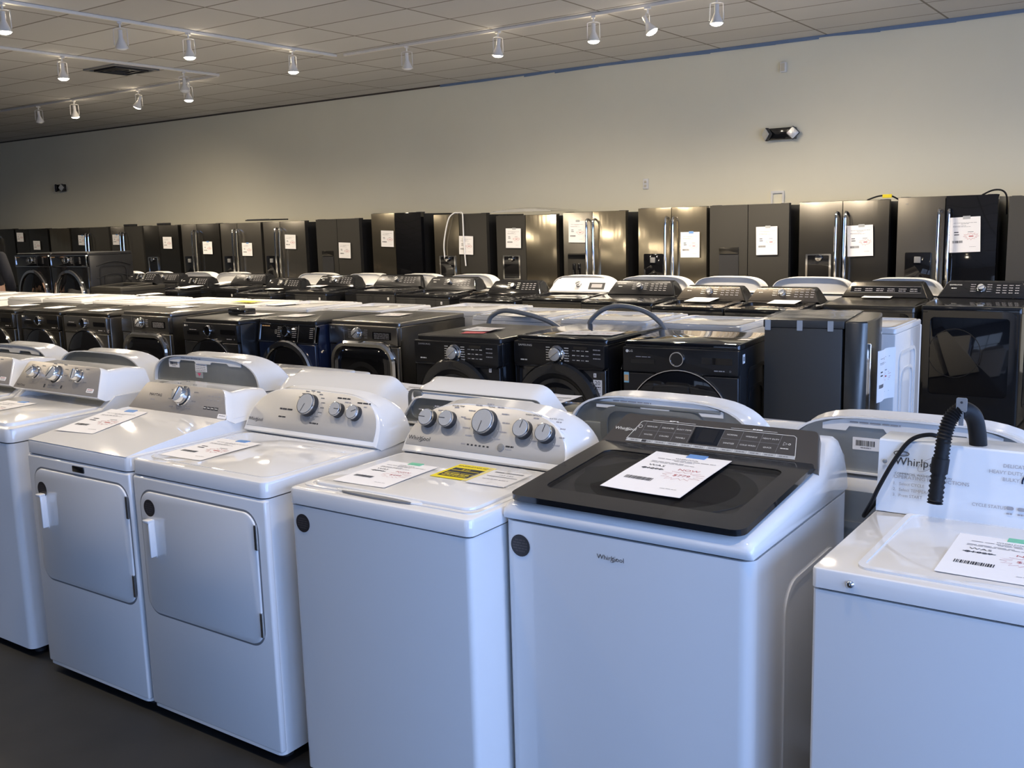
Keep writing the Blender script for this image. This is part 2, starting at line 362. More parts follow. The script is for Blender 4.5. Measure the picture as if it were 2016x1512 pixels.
def head(label, x, y, on=True, yaw=0, tilt=0, w=None, big=1.0, light=True):
    t = thing('track_lamp', label, 'spotlight', (x, y, TZ), yaw, 'white track lamps')
    m = M().box(-.018, .018, -.03, .03, -.018, 0, TRACKW, .003, 1); m.tube([(0, 0, -.018), (0, 0, -.05)], .009, TRACKW, 8); m.build('adapter', t)
    for sx in (-1, 1):
        M().tube([(0, 0, -.05), (.03*sx, 0, -.052), (.056*sx, 0, -.06), (.058*sx, 0, -.13), (.058*sx, 0, -.2)], .004, TRACKW, 6).build('yoke_arm', t)
    X = T(0, 0, -.14) @ Matrix.Rotation(R(tilt), 4, 'X')
    h = M().at(X); h.lathe([(.0, .075), (.018, .075), (.020, .07), (.020, .005), (.024, -.005), (.035, -.03), (.056, -.074), (.059, -.084), (.055, -.085), (.05, -.078), (.0, -.07)], TRACKW, 20); h = h.build('lamp_body', t)
    M().at(X).lathe([(.0, -.106), (.025, -.103), (.044, -.095), (.054, -.084), (.0, -.076)], LAMPON if on else LAMPOFF, 20).build('lamp_lens', h)
    if on and light:
        l = bpy.data.lights.new('lamp_glow', 'SPOT'); l.energy = w or LAMP_W; l.color = WARM; l.spot_size = R(170); l.spot_blend = 1; l.shadow_soft_size = .06
        o = bpy.data.objects.new('lamp_glow', l); COL.objects.link(o); o.parent = t
        o.matrix_local = X @ T(0, 0, -.12)
        l = bpy.data.lights.new('lamp_spill', 'POINT'); l.energy = SPILL_W; l.color = WARM; l.shadow_soft_size = .03
        o = bpy.data.objects.new('lamp_spill', l); COL.objects.link(o); o.parent = t; o.matrix_local = T(0, .05, -.09)
    return t
def tp(u, v): p = pz(u, v, TZ); return p.x, p.y
AX, CX, BY = -8.148, -10.142, 8.362
def on_x(u, X):                                 # point of a track that runs away from the camera, at picture column u
    lo, hi = 0, 8.3
    for _ in range(40):
        md = (lo+hi)/2; p = Vector((X, md, TZ-EYE)); q = 1008+F_PX*p.dot(_r3)/p.dot(_f2)
        if q < u: lo = md
        else: hi = md
    return lo
def on_y(u):
    lo, hi = -20, 2
    for _ in range(40):
        md = (lo+hi)/2; p = Vector((md, BY, TZ-EYE)); q = 1008+F_PX*p.dot(_r3)/p.dot(_f2)
        if q < u: lo = md
        else: hi = md
    return lo
head('lit track lamp cut off by the left picture edge', AX, on_x(3, AX), True, 40)
head('unlit tilted track lamp, first in from the left on the nearest long track', AX, on_x(235, AX), False, 50, 12)
head('lit track lamp in the middle of the nearest long track', AX, on_x(370, AX), True, 30)
head('lit track lamp near the far end of the nearest long track', AX, on_x(575, AX), True, 95)
head('unlit track lamp, leftmost on the track parallel to the back wall', on_y(800), BY, False, 30, 6)
head('lit track lamp, second from left on the track parallel to the back wall', on_y(980), BY, True, 70, 10)
head('lit track lamp, third on the track parallel to the back wall, hanging straight down', on_y(1168), BY, True, 30)
head('lit track lamp tilted toward the wall, fourth on the track parallel to the back wall', on_y(1275), BY, True, 100, -28)
head('lit track lamp cut off by the top picture edge at upper right', on_y(1411), BY, True, 30)
head('lit track lamp, nearer one on the farther left track', CX, on_x(121, CX), True, 95)
head('unlit track lamp near the end of the farther left track', CX, on_x(361, CX), False, 60, -8)
head('unlit track lamp, leftmost on the far left track parallel to the wall', on_y(75), BY, False, 30, 8)
head('lit track lamp beside the unlit one on the far left track', on_y(145), BY, True, 40, 8)
head('track lamp tilted sideways, third on the far left track', on_y(272), BY, True, 100, 28)
head('lit track lamp just beneath the unlit lamp of the farther left track', on_y(369), BY, True, 30)
for i, x in enumerate((-5.2, -3.6, -2.0, -.4)):
    head('lit track lamp out above the front machines, number %s from the left' % ('one', 'two', 'three', 'four', 'five')[i], x, 1.717, True, 20*i, 0, 54)
for i, (x, y) in enumerate(((-8.148, 1.6), (-10.142, 1.2), (-8.148, 3.6), (-.6, BY), (1.2, BY), (-16.2, BY), (-18.6, BY), (-10.142, 3.2))):  # the two beyond the left edge are unseen lamps added to lift that wall
    head('lit track lamp outside the picture, %s' % ('near end of the long track', 'near end of the farther track', 'middle of the long track', 'right end of the wall track', 'far right end of the wall track', 'left end of the wall track', 'added at the far left end of the wall track', 'left stretch of the long track')[i], x, y, True, 30*i, 0, 70 if x < -12 else None)

# ------------------------------------------------------------------ on the back wall
def emergency(label, p, s=1):
    t = thing('emergency_light', label, 'emergency light', p, 0, 'emergency lights on the back wall')
    M().box(-.17*s, .17*s, -.075, -.001, -.065, .065, BLACK, .008).build('housing', t)
    for sx, ry in ((-1, -35), (1, 15)):
        X = T(sx*.155*s, -.10, 0) @ Matrix.Rotation(R(ry), 4, 'Z') @ front() @ Matrix.Rotation(R(45), 4, 'Z')
        h = M().at(X); h.plate(rr(.11, .11, .012), -.035, .0, DKPLAS, .004); h = h.build('lamp_head', t)
        M().at(X).plate(rr(.096, .096, .012), 0, .012, REFL, .006).build('lens', h)
emergency('black twin-head emergency light on the wall at upper right', py(1540, 264, WALL_Y))
emergency('small black twin-head emergency light on the wall at far left', py(124, 370, WALL_Y), .7)
p = py(1544, 133, WALL_Y)
t = thing('motion_sensor', 'small cream motion sensor high on the wall above the emergency light', 'sensor', p)
M().box(-.035, .035, -.05, -.001, -.055, .055, WPLAS, .01).build('housing', t)
M().at(front(0, -.05, 0)).plate(rr(.045, .085, .008), 0, .005, BEIGE, .003).build('lens', t)
p = py(1272, 362, WALL_Y)
t = thing('wall_outlet', 'white wall outlet plate alone on the bare wall above the refrigerators', 'outlet', p)
M().box(-.037, .037, -.02, -.001, -.062, .062, WPLAS, .006).build('cover_plate', t)
for s in (-1, 1): M().at(front(0, -.02, .024*s)).plate(rr(.03, .03, .008), 0, .003, BEIGE, .001).build('socket', t)
p = py(1532, 391, WALL_Y)
t = thing('wall_box', 'white recessed wall box just above the slate refrigerator', 'wall box', p)
M().at(front(0, 0, 0)).frame(rr(.15, .17, .01), rr(.11, .12, .005), 0, .03, WPLAS).build('frame', t)
M().at(front(0, 0, 0)).plate(rr(.11, .12, .005), .001, .008, PAINT).build('backing', t)

# ------------------------------------------------------------------ sheets of paper
SHEETS = {}
def burst(cx, cy, rx, ry, n=14):
    rnd = random.Random(5)
    return [(cx+rx*(1 if i % 2 == 0 else .62)*rnd.uniform(.85, 1.1)*math.cos(2*math.pi*i/(2*n)), cy+ry*(1 if i % 2 == 0 else .58)*rnd.uniform(.85, 1.1)*math.sin(2*math.pi*i/(2*n))) for i in range(2*n)]
def sheet_mesh(w, h, was, now, title, tape, curl, seed=0):
    m = M(); nx, ny = 6, 8; z = .0
    for k, zz in ((0, .0007), (1, 0)):
        vs = [(-w/2+w*i/nx, -h/2+h*j/ny, zz) for j in range(ny+1) for i in range(nx+1)]
        fs = [(j*(nx+1)+i, j*(nx+1)+i+1, (j+1)*(nx+1)+i+1, (j+1)*(nx+1)+i) for j in range(ny) for i in range(nx)]
        m.add(vs, fs if k == 0 else [f[::-1] for f in fs], PAPER)
    e = .0013
    if title: m.text(title, 0, .375*h, .036*h, INK, 1.1, e)
    m.bars(-.36*w, .40*w, .335*h, .012*h, INKG, 8, e); m.bars(-.12*w, .14*w, .305*h, .012*h, INKG, 3, e)
    m.bars(-.38*w, .05*w, .25*h, .012*h, INKG, 4, e); m.bars(-.38*w, .2*w, .225*h, .01*h, INKG, 6, e)
    if was:
        m.text('WAS', -.24*w, .145*h, .06*h, INK, 1.25, e); m.text(was, -.24*w, .06*h, .062*h, INK, 1.25, e); m.rect(-.38*w, -.09*w, .055*h, .066*h, INK, e+.0002)
        m.text('NOW', .20*w, .11*h, .062*h, INKR, 1.25, e); m.line(burst(.2*w, -.03*h, .27*w, .12*h), .006*w, INKR, e, True); m.text(now, .2*w, -.03*h, .066*h, INKR, 1.2, e)
    else:
        m.rect(-.34*w, -.2*w, .06*h, .085*h, INK, e); m.rect(-.34*w, -.18*w, -.01*h, .015*h, INK, e); m.rect(.1*w, .28*w, .065*h, .085*h, INKG, e)
        m.line(burst(.2*w, -.05*h, .25*w, .1*h, 12), .01*w, INKR, e, True); m.rect(.13*w, .28*w, -.065*h, -.035*h, INKR, e)
    x = -.4*w; rnd = random.Random(11+seed)
    while x < -.06*w:
        b = rnd.choice((.006, .01, .016))*w; m.rect(x, x+b, -.235*h, -.165*h, INK, e); x += b+rnd.choice((.006, .01))*w
    m.bars(.15*w, .36*w, -.35*h, .008*h, INKG, 3, e)
    if tape: m.box(-.12*w+.06*w, .18*w, .44*h, .53*h, .0005, e+.0012, tape)
    if curl:
        for v in m.v: v.z += curl*((v.x/w)**2*4+.6*math.sin(3*v.x/w+5*v.y/h+seed)*.5+.5+.4*math.cos(7*v.y/h+seed))
    return m
def sheet(label, X, w=.216, h=.279, was=None, now=None, title=None, tape=None, curl=.0, group='price sheets', seed=0):
    key = (w, h, was, now, title, tape, curl, seed)
    if key not in SHEETS: o = sheet_mesh(*key).build('price_sheet'); SHEETS[key] = o.data
    else: o = bpy.data.objects.new('price_sheet', SHEETS[key]); COL.objects.link(o)
    o.matrix_world = X; return tag(o, label, 'price sheet', group)
def lay(x, y, z, rz=0, slope=0): return T(x, y, z) @ Matrix.Rotation(R(rz), 4, 'Z') @ Matrix.Rotation(R(slope), 4, 'X')
def hang(x, y, z, roll=0, lean=0): return front(x, y, z) @ Matrix.Rotation(R(roll), 4, 'Z') @ Matrix.Rotation(R(lean), 4, 'X')

# ------------------------------------------------------------------ logos
def swoosh(m, x, y, a, b, mt, w=.0012, rot=25):
    c, s = math.cos(R(rot)), math.sin(R(rot)); pts = []
    for i in range(22):
        t = R(40+300*i/21); p, q = a*math.cos(t), b*math.sin(t); pts.append((x+p*c-q*s, y+p*s+q*c))
    m.line(pts, w, mt, .0008)
def brand(m, name, x, y, size, mt):
    m.text(name, x, y, size, mt, 1.05)
    if name == 'Whirlpool': swoosh(m, x+size*.55, y-size*.08, size*.62, size*.3, mt, size*.05, 38)
    return m

# ------------------------------------------------------------------ machines: shared pieces (front faces -y, origin on the floor at the middle of the front)
def base(t, w, d, zs, zt, body, top, r=.02, over=.004, ch=.01, feet=True, galv=True, ridge=True):
    m = M().at(T(0, d/2, 0)); m.plate(rr(w, d, r), .03, zs-.005, body); m.plate(rr(w-.016, d-.016, r*.6), zs-.006, zs+.002, DKPLAS)
    if ridge:
        for sx in (-1, 1):
            m.at(side(sx*(w/2), d*.58, .45) if sx > 0 else cols((0, -1, 0), (0, 0, 1), (-1, 0, 0), (-w/2, d*.58, .45)))
            m.frame(rr(d*.6, .62, .06, 6), rr(d*.6-.03, .59, .05, 6), -.001, .004, body)
    m.build('cabinet', t)
    M().at(T(0, d/2, 0)).plate(rr(w+2*over, d+over, r+.004), zs, zt, top, ch).build('top_panel', t)
    if feet:
        for x in (-1, 1):
            for y in (.06, d-.06): M().at(T(x*(w/2-.05), y, 0)).lathe([(.022, 0), (.022, .012), (.012, .014), (.012, .032)], DKPLAS, 14).build('foot', t)
    if galv:
        m = M().at(rear(0, d+.001, .5)); m.plate(rr(w-.03, zs-.12+.4-.4, .02), -.002, .004, GALV)
        m.frame(rr(w-.14, zs-.3, .05), rr(w-.18, zs-.34, .04), .002, .012, GALV); m.build('back_panel', t)
def console(t, pts, h, tilt, yb, zb, yr, shell, panel, kz=.9, ins=(.955, .1, .965), bulge=.008, fl=1.02, lip=None, pink=True, hollow=GALV, kx=1.0, parent_name='console', rim=(.95, .9)):
    PX = tilted(0, yb, zb, tilt); sn, cs = math.sin(R(tilt)), math.cos(R(tilt))
    def fr(k, o, dz=0): return [(x*k, yb+s*sn-o*cs, zb+s*cs*(1 if k <= 1 else k)+o*sn) for x, s in pts]
    rear_ring = [(x*kx, yr, zb-.01+(s+.01)*cs*kz) for x, s in pts]
    B = fr(1, -.006); C = fr(fl, -.035); mid = [((c[0]+q[0])/2*(1+bulge), (c[1]+q[1])/2, (c[2]+q[2])/2+bulge*2*(1 if c[2] > zb+.01 else 0)) for c, q in zip(C, rear_ring)]
    A = [(x*.975, yb+(h*.02+s*.96)*sn, zb+(h*.02+s*.96)*cs) for x, s in pts]
    zmid = zb+h*cs*.45
    inset = [(x*rim[0], y, zmid+(z-zmid)*rim[1]) for x, y, z in rear_ring]
    deep = [(x, y-.022, z) for x, y, z in inset]
    m = M().rings([A, B, C, mid, rear_ring, inset, deep], shell); c = m.build(parent_name, t, smooth=45)
    if hollow:
        M().rings([[(x*.995, y-.018, z) for x, y, z in inset], [(x*.99, y-.014, z) for x, y, z in inset]], hollow).build('rear_plate', c)
    a, lo, hi = ins
    pp = [(x*a, h*lo+s*(hi-lo)) for x, s in pts][::-1]
    if panel: M().at(PX).plate(pp, -.004, .002, panel, .001).build('control_panel', c)
    return c, PX, yr
def knob(c, PX, x, s, r, ang, style='grey'):
    X = PX @ T(x, s, .002); m = M().at(X)
    if style == 'grey':
        m.lathe([(0, 0), (r*1.06, 0), (r*1.04, .004), (r*.98, .02), (0, .02)], DKPLAS, 28)
        m.lathe([(r*.99, .018), (r*1.0, .021), (r*.97, .025), (r*.9, .0255), (0, .0255)], CHROME, 28)
        m.lathe([(r*.91, .0256), (r*.88, .0268), (0, .0268)], KNOBF, 28)
        m.at(X @ T(0, 0, .0268) @ Matrix.Rotation(R(ang), 4, 'Z')).rect(0, r*.85, -.0012, .0012, INK)
    elif style == 'chrome':
        m.lathe([(0, 0), (r*1.25, 0), (r*1.2, .005), (r*1.0, .008), (r*.98, .03), (r*.9, .034), (0, .034)], CHROME, 28)
        m.lathe([(r*.88, .0341), (r*.8, .036), (0, .0365)], KNOBF, 28)
        m.at(X @ Matrix.Rotation(R(ang), 4, 'Z')).box(-r*.85, r*.85, -.003, .003, .034, .040, CHROME, .001, 1)
    elif style == 'dark':
        m.lathe([(0, 0), (r*1.1, 0), (r*1.08, .006), (r, .024), (r*.94, .028), (0, .028)], DKPLAS, 24); m.lathe([(r*.8, .0281), (0, .0285)], KNOBF, 24)
    else:                                       # ring
        m.lathe([(0, 0), (r, 0), (r, .018), (r*.95, .024), (r*.86, .024), (r*.84, .018), (0, .018)], CHROME, 28); m.lathe([(r*.83, .0182), (0, .0185)], BGLASS, 28)
    return m.build('knob', c)
def prints(c, PX, fn):                          # lettering, marks and painted knob shadows on a panel: part of the panel's own mesh
    o = next((q for q in c.children if q.name.startswith('control_panel')), c)
    m = BUILT[o.name]; m.at(PX @ T(0, 0, .0022)); fn(m); old = o.data; o.data = m.mesh(old.name); bpy.data.meshes.remove(old)
def ticks(m, x, s, r, n=9, ink=INKG, a0=-210, a1=30, w=.026):
    for i in range(n):
        a = R(a0+(a1-a0)*i/(n-1)); c, q = math.cos(a), math.sin(a)
        m.rect(x+c*r-.001, x+c*r+.001, s-q*r-.001, s-q*r+.001, INKW)
        cx = x+c*(r+.006)+(w/2 if c > .1 else -w/2 if c < -.1 else 0); m.bars(cx-w/2, cx+w/2, s-q*(r+.006), .004, ink, 2)
def sticker(t, x, y, z, r=.03):
    m = M().at(front(x, y, z)); m.plate(circ(r, 28), 0, .0008, STICK)
    for i in range(5): m.bars(-r*(.55, .75, .8, .75, .5)[i], r*(.55, .75, .8, .75, .5)[i], r*(.5-.25*i), r*.13, STICKT, 3, .001)
    return m.build('round_sticker', t)
def dryer_door(t, x, y, z, w, h, mt):
    d = M().at(front(x, y, z)); d.plate(rr(w+.014, h+.014, .062, 8), -.004, .0005, SKIRT); d.plate(rr(w, h, .055, 8), -.002, .007, mt, .006); d = d.build('door', t)
    m = M().at(front(x-w/2+.055, y-.007, z+.055)); m.plate(rr(.034, .135, .008), 0, .0012, mt); m.box(.008, .016, -.062, .062, 0, .022, mt, .003); m.box(-.016, .016, .056, .066, 0, .024, mt, .003); m.build('handle', d)
    for s in (-1, 1): M().at(front(x+w/2+.001, y-.002, z+s*h*.33)).box(-.005, .005, -.04, .04, 0, .009, CHROME, .002, 1).build('hinge', d)

# ------------------------------------------------------------------ front row, left to right
GF = 'white laundry machines in the front row'
def maytag_washer(label, cx, y):
    t = thing('top_load_washer', label, 'washing machine', (cx, y, 0), 0, GF)
    base(t, .69, .69, .875, .93, WHITE, WPLAS, .03)
    m = M().at(T(0, .24, .93)); m.plate(rr(.60, .43, .04), -.004, .014, WPLAS, .006); m.build('lid', t)
    M().rings([[(sx*(.345), yy, zz) for yy, zz in ((.01, .928), (.40, .935), (.47, .985), (.68, .985), (.68, .928))] for sx in (-1, -.9, -.895)], WPLAS).build('side_rail', t)
    M().rings([[(sx*(.345), yy, zz) for yy, zz in ((.01, .928), (.40, .935), (.47, .985), (.68, .985), (.68, .928))] for sx in (.895, .9, 1)], WPLAS).build('side_rail', t)
    c, PX, yr = console(t, trap(.335, .285, .135, .035), .135, 28, .395, .985, .66, WPLAS, TAUPE, .80, (.975, .03, .985), .004, 1.01)
    knob(c, PX, -.185, .08, .025, 40, 'chrome'); knob(c, PX, -.02, .082, .033, 60, 'chrome'); knob(c, PX, .15, .085, .025, 100, 'chrome')
    def f(m):
        m.text('MAYTAG', -.27, .016, .014, INK, 1.2); ticks(m, -.02, .082, .05, 9, SKIRT); ticks(m, -.185, .08, .04, 4, SKIRT); ticks(m, .15, .085, .04, 4, SKIRT)
        m.rect(-.09, -.078, .018, .034, INK); m.rect(.04, .052, .022, .036, INK); m.bars(-.06, .03, .032, .005, SKIRT, 6); m.bars(-.06, .03, .022, .005, SKIRT, 6)
        m.plate(rr(.05, .018, .004, cx=.262, cy=.028), 0, .001, PAPER); m.bars(.243, .281, .032, .003, INKR, 3, .0014); m.bars(.243, .281, .025, .003, INKG, 3, .0014)
    prints(c, PX, f)
    return t
maytag_washer('white washer with three chrome knobs, mostly cut off by the left picture edge', -4.1, 1.95)
maytag_washer('white washer at the far left of the front row, showing only one chrome knob', -4.83, 1.97)

def front_dryer(label, cx, y, w, chrome_badge, may):
    t = thing('clothes_dryer', label, 'dryer', (cx, y, 0), 0, GF)
    base(t, w, .69, .865, .915, WHITE, WHITE, .022)
    M().box(-w/2+.002, w/2+.002, -.004, .0205, .04, .858, WHITE, .008, 3).build('front_panel', t)
    dryer_door(t, .015 if may else .0, -.004, .60, .575, .425, WHITE)
    sticker(t, -.235+(.015 if may else 0), -.0122, .735 if may else .758, .029)
    if may:
        M().at(front(.02, -.004, .838)).plate(rr(.07, .022, .003), 0, .004, BLACK, .001).build('badge', t)
        m = M().rings([[(sx, yy, zz) for yy, zz in ((.0, .914), (.10, .93), (.40, .965), (.68, .965), (.68, .914))] for sx in (-w/2+.012, -w/2+.03, w/2-.03, w/2-.012)], WHITE); m.build('sloping_deck', t)
        c, PX, yr = console(t, trap(w/2-.005, w/2-.075, .118, .04), .118, 28, .43, .963, .67, WPLAS, TAUPE, .80, (.975, .0, .985), .003, 1.01)
        knob(c, PX, .015, .072, .033, 75, 'chrome')
        def f(m):
            m.text('MAYTAG', -.155, .065, .016, INK, 1.25); m.bars(-.18, -.15, .045, .004, INKG, 2); ticks(m, .015, .072, .055, 9, SKIRT, -230, 50)
            for i in range(4):
                m.rect(.155+i*.022, .174+i*.022, .031, .043, INK); m.bars(.157+i*.022, .172+i*.022, .037, .003, INKW, 1, .001)
                m.bars(.16+i*.02, .172+i*.02, .085, .003, INKG, 1); m.bars(.16+i*.02, .172+i*.02, .070, .003, INKG, 1)
            m.line([(.25, .062), (.262, .062), (.262, .086), (.25, .086)], .001, INKG, .0006, True)
            m.plate(rr(.05, .018, .004, cx=.275, cy=.012), 0, .001, PAPER); m.bars(.258, .292, .014, .003, INKG, 3, .0014)
        prints(c, PX, f)
    else:
        M().at(T(0, .26, .915)).frame(rr(w-.05, .44, .04), rr(w-.062, .428, .035), -.001, .0015, WHITE).build('pressed_rim', t)
        M().at(T(.16, .41, .915)).plate(rr(.2, .012, .004), 0, .002, WPLAS, .001).build('lint_lid', t)
        c, PX, yr = console(t, sup(.336, .182, 4.2, 2.3), .182, 28, .48, .925, .665, WPLAS, GREYP, .9, fl=1.0)
        knob(c, PX, -.025, .118, .04, 250); knob(c, PX, .123, .112, .026, 0); knob(c, PX, .207, .108, .026, 25)
        def f(m):
            brand(m, 'Whirlpool', -.28, .044, .018, INK); ticks(m, -.025, .118, .05, 12, SKIRT, -150, 60, .018)
            m.bars(-.17, -.10, .095, .006, INK, 3); m.bars(-.165, -.125, .065, .005, INK, 2); m.bars(.10, .165, .158, .005, INK, 3); m.bars(.20, .265, .148, .005, INK, 3)
            m.bars(.14, .17, .145, .004, INKG, 1); m.bars(.235, .25, .135, .004, INKG, 1); m.bars(.0, .045, .055, .005, INK, 2)
            m.plate(circ(.037, 24, -.02, .085), 0, .0004, SKIRT)  # painted shadow: grey disc set below the large knob
        prints(c, PX, f)
    return t
front_dryer('white dryer with one chrome knob and a small black badge above its door', -3.276, 1.93, .632, True, True)
front_dryer('white dryer with three grey knobs and a square door with dark hinges', -2.61, 1.93, .656, False, False)

# washer with five knobs
cx3, y3 = -1.847, 1.937
t = thing('top_load_washer', 'white top-load washer with five grey knobs and a yellow energy label on its lid', 'washing machine', (cx3, y3, 0), 0, GF)
base(t, .665, .70, .868, .915, WHITE, WHITE, .018)
m = M().at(T(0, .265, .915)); m.frame(rr(.64, .46, .03), rr(.61, .43, .03), -.002, .003, WHITE); m.plate(rr(.595, .42, .035), -.003, .010, WHITE, .005); L3 = m.build('lid', t)
m = M().at(cols((1, 0, 0), (0, 1, 0), (0, 0, 1), (-.02, .045, .9165))); m.plate(circ(.16, 24, 0, 0, .022), 0, .0045, WPLAS, .002); m.plate(circ(.13, 24, 0, -.012, .010), .0, .005, SKIRT); m.build('lid_handle', L3)  # dark ellipse paints the shade of the grip recess
sticker(t, -.282, -.0008, .812, .0275)
c, PX, yr = console(t, sup(.322, .186, 3.4, 2.1), .186, 28, .483, .928, .70, WPLAS, GREYP, .92, (.96, .12, .955))
for x, s, r, a in ((-.236, .115, .029, 180), (-.153, .118, .028, 180), (-.006, .123, .041, 262), (.142, .114, .029, 80), (.226, .109, .029, 80)): knob(c, PX, x, s, r, a)
def f3(m):
    brand(m, 'Whirlpool', -.255, .046, .021, INK)
    for x, s, r, tx in ((-.236, .115, .04, 'SOIL LEVEL'), (-.153, .118, .04, 'WATER TEMP'), (.142, .114, .042, 'WASH OPTIONS'), (.226, .109, .042, 'WATER LEVEL')):
        m.text(tx, x+.022, s+.05, .0075, INK, 1.1); ticks(m, x, s, r, 4, INKG, -200 if x < 0 else -60, -20 if x < 0 else 40, .02); m.plate(circ(r*.78, 24, x+.006, s-.022), 0, .0003, SKIRT)  # offset grey disc paints the shadow below each knob
    ticks(m, -.006, .123, .056, 11, INKG, -230, 50, .028); m.text('Normal', .0, .177, .008, INK); m.plate(circ(.05, 28, .0, .105), 0, .0003, SKIRT)  # last disc paints the shadow of the middle knob
    for i in range(6): m.rect(-.058+i*.0155, -.05+i*.0155, .044, .049, INK)
    m.bars(-.082, -.064, .047, .004, INKG, 2); m.bars(.09, .12, .056, .005, INK, 2); m.bars(.09, .115, .047, .004, INKG, 3)
prints(c, PX, f3)
M().at(PX @ T(.073, .05, .002)).plate(circ(.0125, 20), 0, .003, SKIRT, .001).build('start_button', c)

# washer with glass lid
cx4, y4, w4 = -1.157, 2.07, .695
t4 = thing('top_load_washer', 'white top-load washer with black glass lid and bronze touch console', 'washing machine', (cx4, y4, 0), 0, GF)
m = M().at(T(0, .36, 0)); m.plate(rr(w4, .72, .035, 6), .03, .884, WHITE); m.plate(rr(w4-.02, .70, .03), .883, .891, DKPLAS); m.at(side(w4/2, .42, .45)).frame(rr(.42, .62, .08, 6), rr(.39, .59, .07, 6), -.001, .004, WHITE)
m.build('cabinet', t4)
prof = [(.0, .89), (-.003, .903), (.0, .92), (.012, .932), (.04, .938), (.25, .957), (.48, .978), (.53, .993), (.58, 1.022), (.625, 1.046), (.66, 1.048), (.69, 1.02), (.712, .96), (.72, .89)]
def pf(x, k, dz): return [(x, .36+(y-.36)*k, .89+(z-.89)*(1-dz)) for y, z in prof]
M().rings([pf(-w4/2, .985, .42), pf(-w4/2+.004, .992, .22), pf(-w4/2+.014, .998, .07), pf(-w4/2+.03, 1, 0), pf(w4/2-.03, 1, 0), pf(w4/2-.014, .998, .07), pf(w4/2-.004, .992, .22), pf(w4/2, .985, .42)], WHITE).build('top_deck', t4, smooth=50)
for x in (-1, 1):
    for y in (.06, .66): M().at(T(x*.29, y, 0)).lathe([(.022, 0), (.022, .012), (.012, .014), (.012, .032)], DKPLAS, 14).build('foot', t4)
SL = math.degrees(math.atan2(.04, .44))
LX = T(0, .252, .9655) @ Matrix.Rotation(R(SL), 4, 'X')
m = M().at(LX @ T(0, 0, -.006)); m.frame(circ(.25, 40, 0, .0, .20), circ(.205, 40, 0, .0, .165), 0, .003, BASIN); m.plate(circ(.205, 40, 0, .0, .165), 0, .0012, RUBBER); m.add([(-.12, .16, .0035), (-.27, .05, .0035), (-.20, -.08, .0035), (-.08, .10, .0035)], [(0, 1, 2, 3)], BASIN); m.build('tub_opening', t4)
m = M().at(LX); m.frame(rr(w4-.045, .515, .03, 4), rr(w4-.16, .35, .03, 4), 0, .016, BLACK); lid4 = m.build('lid', t4)
M().at(LX).plate(rr(w4-.155, .355, .03, 4), .009, .014, LIDGL).build('lid_glass', lid4)
m = M().at(front(-.02, -.001, .832)); brand(m, 'Whirlpool', 0, 0, .0175, INK); m.build('front_logo', t4)
sticker(t4, -.292, -.0008, .82, .030)
PX4 = tilted(0, .50, .990, 57)
pts4 = trap(.335, .30, .142, .02)
m = M().at(PX4)
m.rings([[(x*1.0, s-.012, -.02) for x, s in pts4], [(x*1.0, s-.012, .006) for x, s in pts4], [(x*.99, s*.98-.010, .012) for x, s in pts4]], BRONZE)
con4 = m.build('console', t4, smooth=50)
Q = PX4 @ T(0, 0, .0125)
m = M().at(Q)
m.add([(-.235, .100, .0003), (-.252, .028, .0003), (.262, .028, .0003), (.245, .100, .0003)], [(3, 2, 1, 0)], BRONZED)
m.line([(-.252, .022), (-.232, .098), (-.225, .102), (.238, .102), (.246, .096), (.264, .022)], .0016, INKW, .0008)
m.add([(-.252, .014, .0005), (-.249, .027, .0005), (.263, .027, .0005), (.266, .014, .0005)], [(3, 2, 1, 0)], KNOBF)
for i in range(12):
    x = -.245+i*.0415; m.rect(x, x+.0015, .014, .027, INKW, .0009); m.bars(x+.008, x+.034, .0205, .004, SKIRT, 2, .0009)
m.rect(-.2, -.185, .016, .025, INK, .001)
m.rect(-.055, .035, .032, .099, BGLASS, .0009); m.rect(-.032, .02, .042, .094, BLKSAT, .0011)
for x in (-.215, -.165, -.112, -.06, .035, .092, .15, .205): m.rect(x, x+.0008, .032, .098, SKIRT, .0009)
for a, b in ((-.215, -.06), (.035, .205)): m.rect(a, b, .064, .0648, SKIRT, .0009)
for x, u, l in ((-.19, 'REGULAR', 'WHITES'), (-.138, 'DELICATES', 'COLORS'), (-.086, 'BULKY ITEMS', 'TOWELS'), (.064, 'NORMAL', 'SANITIZE'), (.121, 'WRINKLE', 'COLD WASH'), (.178, 'HEAVY DUTY', 'QUICK')):
    m.text(u, x, .081, .0075, INKW, 1.05, .001); m.text(l, x, .047, .0075, INKW, 1.05, .001)
m.line(circ(.006, 16, -.228, .078), .0013, INKW, .001, True); m.line([(.218, .062), (.218, .074), (.229, .068)], .0013, INKW, .001, True); m.line(circ(.003, 10, .235, .068), .0013, INKW, .001, True); m.bars(.214, .238, .05, .003, INKW, 2, .001)
m.bars(-.2, -.05, .109, .0012, INKW, 1, .0006); m.bars(.05, .21, .109, .0012, INKW, 1, .0006); m.bars(-.145, -.115, .112, .003, INKW, 3, .0006); m.bars(.115, .145, .112, .003, INKW, 3, .0006)
brand(m, 'Whirlpool', -.272, .062, .0165, INKW)
m.build('touch_panel', con4)

